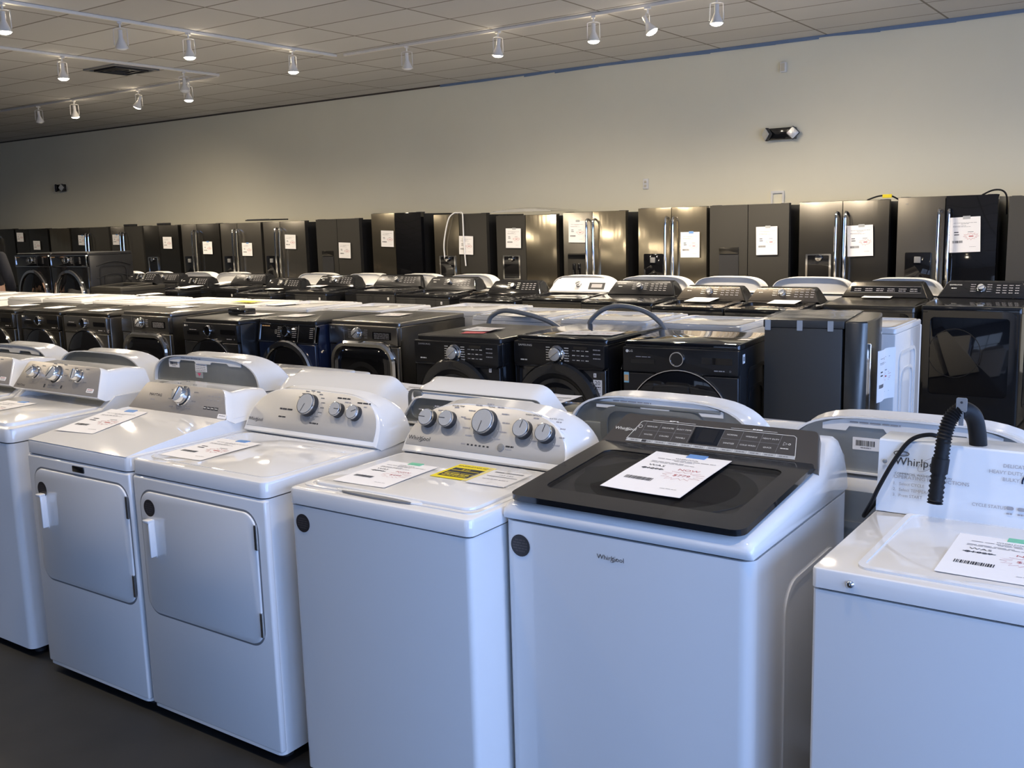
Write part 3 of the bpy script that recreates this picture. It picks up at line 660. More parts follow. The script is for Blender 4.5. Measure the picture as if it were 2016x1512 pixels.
# commercial washer with a hose over its console
cx5, y5 = -.318, 2.035
t5 = thing('top_load_washer', 'white commercial washer with plain pale console box and black hose, at the right picture edge', 'washing machine', (cx5, y5, 0), 0, GF)
base(t5, .684, .68, .872, .915, WHITE, WHITE, .008, .003, .005)
m = M().at(T(.035, .265, .915)); m.frame(rr(.60, .46, .03), rr(.572, .432, .025), -.002, .0055, WHITE); m.plate(rr(.575, .435, .025), -.002, .003, WHITE, .002); L5 = m.build('lid', t5)
M().at(T(.06, .05, .9165)).plate(circ(.12, 24, 0, 0, .018), 0, .005, WPLAS, .003).build('lid_handle', L5)
M().at(front(-.262, -.003, .892)).lathe([(0, 0), (.009, 0), (.008, .003), (.005, .006), (0, .007)], CHROME, 16).build('stud', t5)
m = M(); x0, x1 = -.342, .342
m.rings([[(x, y, z) for y, z in ((.482, .93), (.498, 1.095), (.502, 1.099), (.60, 1.099), (.63, 1.09), (.635, .917), (.482, .917))] for x in (x0, x0+.002, x1-.002, x1)], PALE); con5 = m.build('console_box', t5)
PX5 = tilted(0, .482, .93, 5.5)
def f5(m):
    m.text('Whirlpool', -.243, .118, .028, INK, 1.0); swoosh(m, -.225, .116, .026, .011, INKG, .0012, 38); m.line(circ(.018, 24, -.287, .138, .006), .002, INK, .0006, True); m.line(circ(.011, 20, -.284, .138, .003), .001, INK, .0006, True)
    m.text('COMMERCIAL WASHER HEAVY DUTY', -.30, .0875, .0072, INK, 1.1, .0006, -1); m.text('OPERATING INSTRUCTIONS', -.302, .079, .0125, INKG, 1.1, .0006, -1)
    for i, q in enumerate(('Select CYCLE', 'Select TEMPERATURE', 'Press START')): m.text('%d.' % (i+1), -.302, .062-.0145*i, .0105, INKG, 1, .0006, -1); m.text(q, -.288, .062-.0145*i, .0105, INKG, 1, .0006, -1)
    m.text('DELICATE', -.03, .134, .012, INKG); m.text('HEAVY DUTY', -.05, .118, .012, INKG); m.text('BULKY', -.038, .102, .012, INKG); m.text('CYCLE STATUS', -.082, .034, .011, INKG)
    for i in range(4): m.plate(rr(.016, .008, .004, cx=-.036+.024*i, cy=.035), 0, .001, INKG); m.bars(-.043+.024*i, -.03+.024*i, .022, .004, INKG, 2)
    m.line([(.006+.02*math.cos(R(a)), .1+.02*math.sin(R(a))) for a in range(60, 200, 12)], .004, NAVY)
prints(con5, PX5, f5)
m = M().at(PX5); m.lathe([(0, 0), (.03, 0), (.028, .02), (0, .021)], WPLAS, 24); m.X = PX5 @ T(.06, .1, 0); m = M().at(PX5 @ T(.075, .1, .001)).lathe([(0, 0), (.034, 0), (.031, .022), (0, .023)], WPLAS, 24); m.build('knob', con5)
M().at(front(-.325, .487, 1.045)).lathe([(0, 0), (.006, 0), (.004, .003), (0, .0035)], GALV, 12).build('screw', con5)
# hose and cord that lie over the console
def smoothpath(P, n=6):
    P = [Vector(p) for p in P]; o = []
    for i in range(len(P)-1):
        a, b, c, d = P[max(i-1, 0)], P[i], P[i+1], P[min(i+2, len(P)-1)]
        for k in range(n):
            u = k/n; o.append(.5*((2*b)+(c-a)*u+(2*a-5*b+4*c-d)*u*u+(3*b-a-3*c+d)*u**3))
    return o+[P[-1]]
th = bpy.data.objects.new('drain_hose', None); COL.objects.link(th); th.parent = t5; th.location = (-cx5, -y5, 0); th['label'] = 'black ribbed drain hose bent in a hook'
hp = smoothpath([(-.512, 2.478, .966), (-.508, 2.482, 1.03), (-.503, 2.488, 1.09), (-.498, 2.495, 1.14), (-.488, 2.51, 1.176), (-.468, 2.53, 1.190), (-.448, 2.548, 1.172), (-.440, 2.562, 1.13), (-.438, 2.575, 1.085)], 12)
M().tube(hp[:len(hp)*5//8], .0188, RUBBER, 14, -.2).build('ribbed_hose', th, smooth=80)
M().tube(hp[len(hp)*5//8-4:], .0205, RUBBER, 14).build('hook_sleeve', th, smooth=80)
M().tube([(p.x, p.y, p.z) for p in hp[14:22]], .0203, RUBBER, 14).build('cuff', th)
m = M().at(front(-.468, 2.508, 1.205)); m.plate(rr(.024, .034, .004), -.004, .0, HOSE); m.box(-.005, .005, -.05, -.015, -.006, 0, HOSE); m.plate(circ(.003, 10, 0, .006), 0, .0005, INK); m.build('hook_tab', th)
pc = smoothpath([(-.515, 2.56, 1.108), (-.545, 2.545, 1.118), (-.585, 2.53, 1.103), (-.618, 2.515, 1.052), (-.65, 2.505, .983), (-.668, 2.51, .94), (-.69, 2.53, .90), (-.70, 2.56, .885), (-.69, 2.57, .90), (-.665, 2.545, .935), (-.645, 2.53, .975), (-.638, 2.53, .995), (-.634, 2.54, .972), (-.645, 2.56, .93), (-.67, 2.58, .895), (-.70, 2.60, .86), (-.705, 2.62, .80)], 6)
pcord = M().tube(pc, .0055, RUBBER, 8).build('power_cord')
pcord.parent = t5; pcord.location = (-cx5, -y5, 0); pcord['label'] = 'black looped power cord'

# sheets on the front row
sheet('price sheet on the black glass lid, reading was $1299', lay(cx4-.005, y4+.285, .9835+.0025, -1.5, SL), .232, .312, '$1299', '$779', 'WHIRLPOOL', BTAPE, .0012)
sheet('price sheet on the commercial washer lid, reading was $1029', lay(cx5-.005, y5+.235, .9195, 1, 0), .23, .29, '$1029', '$599', 'WHIRLPOOL', GTAPE, .0006)
sheet('price sheet with green tape on the five-knob washer lid', lay(cx3-.148, y3+.222, .9262, 3, 0), .195, .265, '$899', '$499', 'WHIRLPOOL', GTAPE, .0006)
sheet('price sheet with blue tape on the three-knob dryer top', lay(-2.80, 2.15, .9158, 3, 0), .205, .275, None, '$399', None, BTAPE, .0006)
sheet('price sheet with blue tape on the one-knob dryer deck', lay(-3.47, 2.17, .949, 8, 6.65), .205, .27, None, None, None, BTAPE, .0006, seed=1)
sheet('price sheet with blue tape on the washer at the left picture edge', lay(-4.22, 2.14, .9445, 5, 0), .205, .27, None, None, None, BTAPE, .0006, seed=2)
m = M(); m.box(-.068, .068, -.078, .078, 0, .0012, PAPERY); m.rect(-.055, .055, -.06, .035, INK, .0016); m.text('ENERGYGUIDE', 0, .058, .017, INK, 1.05, .0016)
m.rect(-.05, .05, .005, .009, PAPERY, .002); m.rect(-.05, .0, -.022, -.018, PAPERY, .002); m.rect(.004, .05, -.022, -.019, PAPERY, .002); m.text('$42', -.005, .02, .018, PAPERY, 1.1, .002); m.bars(-.045, .045, -.035, .008, PAPERY, 4, .002); m.bars(-.045, .045, -.05, .006, PAPERY, 5, .002)
o = m.build('energy_label'); o.matrix_world = lay(-1.80, y3+.348, .9262, 2); tag(o, 'yellow energy label lying on the five-knob washer lid', 'label')
bg = thing('document_bag', 'clear plastic bag of folded papers beside the yellow energy label', 'bag', (-1.655, y3+.335, .9262), 2)
m = M(); m.box(-.072, .06, -.075, .075, .001, .003, PAPER); m.rect(-.055, .045, .05, .06, INK, .0035); m.text('165 LBS', .0, .03, .014, INK, 1.1, .0035); m.rect(-.055, .05, .008, .013, INK, .0035); m.bars(-.05, .04, -.02, .006, INKG, 5, .0035); m.build('leaflet', bg)
rnd = random.Random(4); m = M(); n = 9
vs = [(-.082+.164*i/n, -.085+.17*j/n, .0045+.006*rnd.random()+(.014*rnd.random() if j > 6 and i > 4 else 0)) for j in range(n+1) for i in range(n+1)]
m.add(vs, [(j*(n+1)+i, j*(n+1)+i+1, (j+1)*(n+1)+i+1, (j+1)*(n+1)+i) for j in range(n) for i in range(n)], FLM); m.build('film', bg, smooth=20)

# ------------------------------------------------------------------ second row, back to back with the front row, facing away
GB = 'white machines with their backs to the front row'
def flange(m, pts, h, zb, cs, yr, mt, lo=.80, notch=True):
    up = [(-x*.90, zb+(s*.955)*cs) for x, s in pts if s > h*lo]
    n = len(up); a, b = up[0][0], up[-1][0]
    bot = [(b, zb+h*cs*lo*.90)]
    if notch:
        for f, q in ((.16, .90), (.19, 1.0), (.40, 1.0), (.42, .90), (.62, .90), (.64, 1.0), (.84, 1.0), (.86, .90)): bot.append((b+(a-b)*f, zb+h*cs*lo*q))
    bot.append((a, zb+h*cs*lo*.90))
    m.at(rear(0, yr-.012, 0)).plate([(-x, z) for x, z in up+bot][::1], 0, .004, mt)
def turned(label, cx, yb, w, kind='arch', top=WHITE, lidm=None, zt=.915, h=.19, extras='', d=.68, shellm=WPLAS, kz=.98, yr=None, hollow=GALV):
    t = thing('top_load_washer', label, 'washing machine', (cx, yb+d, 0), 180, GB)
    base(t, w, d, zt-.047, zt, WHITE, top, .02, .003)
    M().at(T(0, .25, zt)).plate(rr(w-.1, .42, .035), -.002, .011, lidm or WHITE, .005).build('lid', t)
    pts = sup(w/2-.005, h, 4.2, 2.4) if kind == 'arch' else trap(w/2-.005, w/2-.085, h, .06)
    c, PX, yr = console(t, pts, h, 26, d-.19, zt+.012, yr or d+.006, shellm, TAUPE, kz, fl=1.0, hollow=hollow, bulge=.001 if kind == 'arch' else .008, rim=(.972, .945))
    cs = math.cos(R(26)); zb = zt+.012
    if 'f' in extras:
        m = M(); flange(m, pts, h, zb, cs*kz, yr, shellm); m.X = rear(0, yr-.007, 0); m.bars(-.16, -.02, zb+h*cs*kz*.88, .004, INKG, 5); m.build('plastic_flange', c)
    if 'b' in extras:
        m = M().at(rear(.115 if 'r' in extras else .22, yr-.013, zb+.085)); m.plate(rr(.075, .036, .002), 0, .001, PAPER); x = -.028
        while x < .026: b = random.choice((.0012, .002, .003)); m.rect(x, x+b, -.006, .010, INK, .0016); x += b+random.choice((.0012, .002))
        m.bars(-.015, .015, -.011, .003, INKG, 3, .0016); m.build('barcode_label', c)
    if 'w' in extras:
        m = M().at(rear(.03 if 'r' in extras else .03, yr-.013, zb+.075)); m.plate(rr(.08, .036, .002), 0, .001, PAPER)
        for i in range(4): m.bars(-.034, .034, .012-.008*i, .003, INKG, 5, .0016)
        if 'p' in extras: m.at(rear(.045, yr-.013, zb+.042)); m.plate(rr(.05, .026, .002), 0, .001, WTAPE); m.add([(-.012, .009, .0016), (.014, .009, .0016), (.001, -.006, .0016)], [(2, 1, 0)], PINK)
        if 'o' in extras: m.rect(.005, .036, .009, .016, ORNG, .0018)
        m.build('warning_label', c)
    if 'd' in extras:
        m = M().at(rear(0, yr-.013, zb)); m.frame(rr(w*.86, h*.62, .03, cy=h*.38), rr(w*.82, h*.56, .025, cy=h*.38), 0, .006, GALV); m.plate(rr(.045, .03, .012, cx=-w*.36, cy=h*.58), 0, .008, GALV, .003)
        for j in range(3):
            for i in range(9): m.plate(circ(.004, 8, -.1+.013*i, h*.50-.016*j), 0, .003, GALV)
        m.rect(-.11, .03, h*.12, h*.26, DKPLAS, .001)
        m.build('pressed_back_panel', c)
    if 'u' in extras:
        m = M().at(rear(.02, yr-.013, zb)); m.frame(rr(w*.55, h*.75, .05, cy=h*.30), rr(w*.48, h*.62, .045, cy=h*.29), 0, .010, GALV); m.plate(rr(w*.7, .012, .005, cy=h*.72), 0, .007, GALV, .003); m.plate(rr(.09, .10, .02, cx=-.22, cy=h*.1), 0, .008, GALV, .004); m.build('pressed_back_panel', c)
    return t
turned('white machine back with barcode label, behind the black hose and commercial washer', -.66, 2.825, .72, 'arch', extras='fbwr')
turned('white machine back with open steel recess and white label, behind the bronze console', -1.43, 2.825, .68, 'arch', top=WHITE, extras='fuwo')
turned('white machine back with vent holes, directly behind the five-knob console', -2.16, 2.80, .70, 'trap', lidm=BLACK, extras='d', h=.185, kz=.62)
turned('low white machine back mostly hidden behind the three-knob dryer console', -2.89, 2.80, .72, 'trap', h=.165, kz=.55)
turned('white machine back with pink triangle sticker, behind the one-knob dryer', -3.64, 2.79, .74, 'arch', zt=.972, h=.148, extras='fbwp')
turned('white machine back with bare steel plate, behind the three-chrome-knob washer', -4.44, 2.79, .74, 'arch', h=.19)
turned('white machine back partly cut off by the left picture edge, second row', -5.21, 2.79, .70, 'arch', h=.19, extras='f')
m = None
sheet('price sheet on the dark lid between the two white curved backs', lay(-2.235, 3.42, .929, 182), .22, .20, None, None, None, None, .0035, seed=4)
sheet('price sheet on the white lid behind the three-knob dryer console', lay(-3.0, 3.36, .929, 176), .21, .22, None, None, None, None, .002, seed=5)

# ------------------------------------------------------------------ third row: front loaders facing the camera
G3 = 'dark front-load machines in the third row'
def front_load(label, cx, y, w=.67, h=.985, d=.74, style='ring', body=BLACK, face=BLACK, top=BLACK, rim=CHROME, name='LG', rz=0, cat=None, group=G3, z0=0, zc=.545, r=.30, mark=INKW, sidem=None, kn='ring', topname='front_load_washer', galv=False):
    t = thing(topname, label, cat or ('dryer' if topname == 'clothes_dryer' else 'washing machine'), (cx, y, z0), rz, group)
    sm = sidem or body
    m = M().box(-w/2, w/2, .035, d, .03, h-.032, sm, .008)
    for X in (side(w/2, d*.55, .5), cols((0, -1, 0), (0, 0, 1), (-1, 0, 0), (-w/2, d*.55, .5))):
        for fw, fh in ((d*.62, .68), (d*.42, .46)): m.at(X).frame(rr(fw, fh, .07, 6), rr(fw-.04, fh-.04, .05, 6), -.001, .006, sm)
    m.build('cabinet', t)
    M().at(T(0, d/2+.008, 0)).plate(rr(w, d-.02, .018), h-.030, h, top, .009).build('top_panel', t)
    if style == 'plain':
        M().box(-w/2, w/2, .0, .034, .03, h-.033, face, .008).build('front_panel', t); return t
    fp = M(); fp.box(-w/2, w/2, .0, .034, .03, h-.175, face, .008, 3); fp = fp.build('front_panel', t)
    tilt = 0 if style != 'ge' else 12
    PX = tilted(0, .0, h-.172, tilt)
    cm = BLKSAT if style == 'sam' else (BGLASS if style in ('ge', 'black') else face)
    m = M().at(PX)
    m.plate(rr(w, .142, .012, cy=.071), -.033, .004 if style != 'sam' else .010, cm, .006)
    if style in ('ge', 'black'): m.frame(rr(w, .146, .012, cy=.071), rr(w-.018, .128, .006, cy=.071), -.02, .008, CHROME)
    c = m.build('control_panel', t)
    kx = 0 if style in ('ring', 'ge', 'black', 'sam') else -.04
    knob(c, PX @ T(0, 0, .004 if style != 'sam' else .010), kx-.005, .085 if style != 'sam' else .075, .042 if style != 'sq' else .036, 35, kn)
    def f(m):
        z = .0032 if style != 'sam' else .009; m.X = m.X @ T(0, 0, z)
        if name: m.text(name, -w/2+(.05 if name == 'LG' else .085), .118, .017 if name == 'LG' else .016, mark, 1.2 if name != 'SAMSUNG' else 1.35)
        if name == 'LG': m.plate(circ(.0085, 16, -w/2+.028, .118), 0, .0006, mark)
        if style == 'ring':
            m.rect(.13, .30, .062, .098, BGLASS); m.rect(-w/2+.05, -w/2+.19, .05, .075, BGLASS); m.bars(-w/2+.08, -w/2+.17, .088, .004, INKG, 3)
            m.bars(.2, .26, .028, .006, INKG, 2); m.text('10' if r > .305 else 'D', .29, .028, .014, INKG)
        elif style == 'sq':
            m.rect(.10, .275, .045, .10, BGLASS); m.rect(-w/2+.155, -w/2+.157, .0, .142, SKIRT)
            for i in range(5):
                m.bars(.115, .26, .09-.009*i, .003, INKG, 5, .001); m.bars(kx-.1, kx-.065, .11-.014*i, .003, INKG, 1); m.bars(kx+.06, kx+.095, .11-.014*i, .003, INKG, 1)
        elif style == 'sam':
            for i in range(6): m.bars(-.082, -.05, .112-.015*i, .0045, INKW, 1); m.bars(.045, .08, .112-.015*i, .0045, INKW, 1)
            for j in range(3):
                for i in range(4): m.bars(.10+.03*i, .121+.03*i, .10-.028*j, .005, INKW if (i+j) % 2 else INKG, 2)
            m.bars(-w/2+.05, -w/2+.1, .03, .007, INKW, 2); m.rect(.11, .2, .108, .125, BGLASS)
            for i in range(3): m.bars(.24, .29, .11-.025*i, .006, INKG, 3)
        else:
            for i in range(6): m.bars(-.10, -.06, .115-.014*i, .004, INKG, 1); m.bars(.06, .11, .115-.014*i, .004, INKG, 1); m.bars(.245, .285, .115-.014*i, .004, INKG, 1)
            m.rect(.125, .1262, .01, .135, INKW); m.line([(-.125, .065), (-.11, .065), (-.11, .095), (-.125, .095)], .002, INKW, .0006, True); m.bars(-w/2+.03, -w/2+.12, .12, .007, ORNG, 3)
    prints(c, PX, f)
    X = front(0, .0, zc)
    if style == 'sq':
        dw = w-.03; O = rr(dw, .60, .16, 8)
        d_ = M().at(X); d_.rings([[(x, y, 0) for x, y in O], [(x, y, .02) for x, y in offs(O, .004)], [(x, y, .034) for x, y in offs(O, .02)], [(x, y, .03) for x, y in offs(O, .042)], [(x, y, .008) for x, y in offs(O, .052)]], rim, (0, 0)); d_ = d_.build('door', t)
        M().at(X).rings([[(x, y, .008) for x, y in offs(O, .050)], [(x, y, .022) for x, y in offs(O, .07)], [(x*.9, y*.9, .028) for x, y in offs(O, .10)]], BGLASS, (0, 1)).build('door_glass', d_)
        m = M().at(X); m.frame(circ(.20, 40, 0, -.05, .2), circ(.165, 40, 0, -.05, .165), .0275, .0285, RUBBER); m.build('drum_ring', d_)
    else:
        m = M().at(X)
        if style == 'sam': m.lathe([(r, 0), (r, .03), (r-.012, .045), (r-.06, .052), (r-.085, .045), (r-.10, .03)], BLACK, 48); in_ = r-.095
        else: m.lathe([(r, 0), (r, .016), (r-.003, .021), (r-.007, .021), (r-.009, .016), (r-.010, .010)] if style != 'ge' and style != 'black' else [(r, 0), (r, .02), (r-.01, .034), (r-.04, .036), (r-.048, .028), (r-.05, .015)], rim, 48); in_ = r-.009 if style not in ('ge', 'black') else r-.048
        d_ = m.build('door', t)
        M().at(X).lathe([(in_, .012), (in_*.98, .022), (in_*.8, .034), (in_*.5, .043), (0, .046)], BGLASS, 48).build('door_glass', d_)
        if style == 'sam': M().at(X @ T(0, -.02, .047)).lathe([(.15, -.012), (.12, .0), (0, .004)], SKIRT, 32).build('window_bowl', d_)
    if style == 'sam':
        m = M(); m.rings([[(x, -.005, z) for x, z in ((-w/2+.01, h-.185), (-.13, h-.185), (-.10, h-.205), (.08, h-.205), (.11, h-.185), (w/2-.01, h-.185))], [(x, -.022, z) for x, z in ((-w/2+.01, h-.178), (-.13, h-.178), (-.10, h-.198), (.08, h-.198), (.11, h-.178), (w/2-.01, h-.178))], [(x, -.006, z) for x, z in ((-w/2+.01, h-.168), (-.13, h-.168), (-.10, h-.168), (.08, h-.168), (.11, h-.168), (w/2-.01, h-.168))]], BLACK, (0, 0), False); m.build('lip', fp)
        m = M().at(front(w/2-.07, -.0005, .775)); m.plate(rr(.018, .024, .002), 0, .001, PAPER); m.rect(-.003, .003, -.007, .007, INKG, .0015); m.build('small_sticker', fp)
    return t
front_load('black front loader with large chrome ring door, beside the small grey fridge', -2.36, 4.93, .665, r=.30, zc=.542, body=BLKSAT, face=BLKSAT, top=BGLASS, rz=5, d=.60)
front_load('black front loader with a 20 sticker beside its door', -3.125, 4.91, .63, style='sam', r=.30, zc=.545, name='SAMSUNG', d=.74, kn='chrome')
front_load('black front loader with red tag and sheet on top', -3.815, 4.81, .66, .97, style='sam', r=.30, zc=.54, body=BLACK, face=BLKSAT, top=BLKSAT, name='SAMSUNG', kn='chrome', topname='clothes_dryer', mark=INKG)
front_load('graphite dryer with chrome rounded-square door, between the navy and the red-tagged machine', -5.0, 5.23, .67, .985, .78, 'sq', GRAPH, GRAPH, GRAPH, CHROME, 'LG', sidem=DSTEEL, kn='chrome', topname='clothes_dryer', mark=SKIRT)
front_load('navy blue front loader with chrome ring door', -5.665, 5.1, .61, style='ge', body=NAVY, face=NAVY, top=BLKSAT, name=None, r=.285, zc=.55)
front_load('black front loader with thin ring door, left of the navy one', -6.315, 4.92, .64, style='ring', r=.275, zc=.565, body=BLKSAT, face=BLKSAT, top=BLKSAT)
front_load('graphite dryer with chrome rounded-square door, at left of the third row', -7.22, 4.98, .64, 1.01, .80, 'sq', GRAPH, GRAPH, GRAPH, CHROME, None, sidem=DSTEEL, kn='chrome', topname='clothes_dryer')
front_load('graphite front loader with round black door and small display, left of the square-door dryer', -7.99, 4.92, .64, style='ring', r=.285, zc=.555, body=GRAPH, face=GRAPH, top=DSTEEL, name=None, kn='ring', mark=SKIRT)
front_load('brown-black front loader with thin ring door, second from the left picture edge', -8.69, 4.91, .60, style='ring', r=.27, zc=.56, body=DSTEEL, face=DSTEEL, top=DSTEEL, name='LG')
front_load('dark front loader cut off by the left picture edge in the third row', -9.38, 4.86, .66, style='ring', r=.29, zc=.55, body=DSTEEL, face=DSTEEL, top=DSTEEL, name=None)
p20 = bpy.data.objects['front_load_washer.001']
m = M().at(front(.262, -.0005, .70)); m.plate(rr(.058, .098, .002), 0, .001, PAPER); m.text('20', 0, .03, .034, INK, 1.1, .0016); m.bars(-.022, .022, .006, .006, INK, 3, .0016); m.bars(-.022, .022, -.006, .004, INKG, 4, .0016); m.bars(-.02, .02, -.03, .006, INKG, 2, .0016); m.build('warranty_sticker', p20)
p20 = bpy.data.objects['front_load_washer']
m = M().at(front(-.312, -.0005, .78)); m.plate(rr(.03, .06, .002), 0, .001, CYAN); m.rect(-.013, .013, -.02, .015, ORNG, .0016); m.build('energy_sticker', p20)
m = M().at(side(.333, .09, .90)); m.plate(rr(.04, .05, .002), 0, .001, PAPER); m.rect(-.012, .012, -.012, .012, SKIRT, .0016); m.build('small_sticker', p20)
for lab, u, v, z, rz, sd in (('sheet over the red tag on the black front loader', 952, 649, .9755, 5, 1), ('price sheet on the 20-sticker front loader, left of a pair', 1139, 656, .987, 3, 2), ('price sheet on the 20-sticker front loader, right of a pair', 1187, 657, .987, 3, 3),
        ('price sheet on the navy front loader', 585, 622, .987, 2, 4), ('torn paper slip on the graphite dryer right of the navy machine', 776, 620, .987, 8, 5), ('price sheet on top of the graphite square-door dryer at left', 360, 604.5, 1.012, 3, 6),
        ('price sheet on the brown-black front loader at left', 118, 605.5, .988, 8, 7), ('price sheet on the leftmost dark front loader', 48, 601.5, .988, 3, 8), ('price sheet at the right front corner of the graphite round-door machine', 208, 611, .988, 2, 9), ('price sheet left of the black box on the third row', 505, 619.5, .988, 5, 3)):
    p = pz(u, v, z); sheet(lab, lay(p.x, p.y, z+.0015, rz), .216, .2, None, None, None, None, .0015 if sd > 1 else .003, seed=sd)
p = pz(945, 652, .9735); o = M().box(-.09, .06, -.12, .13, 0, .0012, RED).build('paper_tag'); o.matrix_world = lay(p.x, p.y, .9725, 20); tag(o, 'red paper tag under the sheet on the black front loader', 'tag')
p = pz(467, 620, .988); tag(M().box(-.10, .10, -.06, .06, 0, .05, BLACK, .01).build('accessory_box', None, (p.x, p.y+.05, .9865)), 'small black accessory box on top of the thin-ring front loader', 'box')
def loop(label, pts, r, mt, name, owner):        # a hose or cable that belongs to a machine: one of its parts
    o = M().tube(smoothpath(pts, 8), r, mt, 10).build(name, owner, smooth=80); a = owner.rotation_euler.z
    o.matrix_parent_inverse = (Matrix.Translation(owner.location) @ Matrix.Rotation(a, 4, 'Z')).inverted(); o['label'] = label; return o
loop('grey arching water hose', [(-3.40, 5.72, .94), (-3.38, 5.72, 1.0), (-3.28, 5.72, 1.075), (-3.14, 5.72, 1.10), (-2.98, 5.72, 1.07), (-2.88, 5.72, 1.01), (-2.83, 5.72, .95)], .016, HOSE, 'water_hose', bpy.data.objects['front_load_washer.001'])
loop('grey water hose', [(-4.22, 5.70, .93), (-4.19, 5.70, 1.0), (-4.08, 5.70, 1.045), (-3.9, 5.70, 1.03), (-3.72, 5.71, .985), (-3.62, 5.72, .93)], .017, HOSE, 'water_hose', bpy.data.objects['clothes_dryer.002'])

# small grey fridge turned sideways
t = thing('mini_fridge', 'small dark grey refrigerator seen from its side, wrapped in film, with a curling sheet', 'refrigerator', (-1.475, 5.56, 0), 97)
W, H, D = .56, 1.10, .55
M().box(-W/2, W/2, .14, D, .03, H-.045, DGREY, .004).build('case', t)
M().box(-W/2-.004, W/2+.004, .13, D+.006, H-.044, H, DGREY, .006).build('top_cap', t)
m = M(); O = [(-W/2, .125), (-W/2, .05), (-W/2+.02, .016), (-W/4, .0), (0, -.004), (W/4, 0), (W/2-.02, .016), (W/2, .05), (W/2, .125)]
m.rings([[(x, y, .04) for x, y in O], [(x, y, H-.012) for x, y in O], [(x*.985, y*.9+.008, H-.004) for x, y in O]], DSTEEL); dr = m.build('door', t)
M().box(-W/2+.022, -W/2+.036, -.004, .04, .62, .98, CHROME, .005).build('handle', dr)
m = M().at(front(.10, -.006, 1.0)); m.plate(circ(.008, 16, -.02, 0), 0, .001, INKW); m.text('LG', .012, 0, .02, INKW); m.build('logo', dr)
m = M()
for y in (.20, .36, .53): m.at(cols((0, -1, 0), (0, 0, 1), (-1, 0, 0), (-W/2-.006, y, H-.03))); m.plate(rr(.03, .055, .003), 0, .001, WTAPE)
m.build('tape_strips', t)
m = M().at(T(0, D/2+.08, H+.002)); n = 10; rnd = random.Random(9)
m.add([(-W/2+.02+(W-.04)*i/n, -.24+.45*j/n, .002+.006*rnd.random()) for j in range(n+1) for i in range(n+1)], [(j*(n+1)+i, j*(n+1)+i+1, (j+1)*(n+1)+i+1, (j+1)*(n+1)+i) for j in range(n) for i in range(n)], WRAP); m.build('film', t, smooth=20)
sh = sheet_mesh(.216, .279, None, None, None, None, 0)
for v in sh.v: u = v.x/.216+.5; v.z += .010+.065*u**2+.012*math.sin(6*u)
sh = sh.build('price_sheet'); sh.matrix_world = T(-1.452, 5.50, .79) @ Matrix.Rotation(R(97), 4, 'Z') @ front(); tag(sh, 'curling price sheet taped to the small grey fridge door', 'price sheet', 'price sheets')

# ------------------------------------------------------------------ white machines back to back with the third row
GW = 'white machines standing behind the dark front loaders'
ORD = ['rightmost', 'second from right', 'third from right', 'fourth from right', 'fifth from right', 'sixth from right', 'seventh from right', 'eighth from right', 'ninth from right', 'tenth from right', 'eleventh from right', 'twelfth from right', 'thirteenth from right', 'fourteenth from right']
WL = [(-1.835, .69, .985, .64), (-2.68, .60, .978, .6), (-3.36, .68, .985, .66), (-4.13, .70, .985, .72), (-4.87, .70, .985, .7), (-5.74, .66, .985, .68), (-6.53, .66, .99, .7), (-7.27, .70, .985, .7), (-8.02, .70, .99, .7), (-8.97, .74, .985, .7), (-9.86, .74, .99, .7), (-10.62, .70, .985, .68), (-11.47, .72, .985, .68), (-12.25, .72, .985, .68)]
for i, (cx, w, h, d) in enumerate(WL):
    lab = 'white machine with embossed side, behind the small grey fridge' if i == 0 else 'white flat-topped machine behind the dark front loaders, %s of its row' % ORD[i]
    t = front_load(lab, cx, (5.99 if i == 0 else 6.06 if i == 4 else 5.83+.02*(i % 2))+d, w, h, d, 'plain', WHITE, WHITE, WHITE, group=GW, rz=180, topname='clothes_dryer')
    M().at(T(0, d/2+.02, h)).frame(rr(w-.03, d-.06, .04), rr(w-.08, d-.11, .03), -.001, .006, WHITE).build('pressed_rim', t)
for lab, u, v, z in (('yellow energy label on a white top behind the third row', 486, 594.5, .995),):
    p = pz(u, v, z); o = M().box(-.13, .13, -.07, .07, 0, .0012, PAPERY).build('energy_label'); o.matrix_world = lay(p.x, p.y, .9985, 3); tag(o, lab, 'label')
for i, (u, v) in enumerate(((1040, 622), (300, 581), (560, 601))):
    p = pz(u, v, .988); sheet(('price sheet on a white top right behind the red-tagged machine', 'price sheet on a white top at left behind the third row', 'price sheet on a white top behind the navy front loader')[i], lay(p.x, p.y, .9945, 170), .216, .26, None, None, None, None, .004, seed=i)

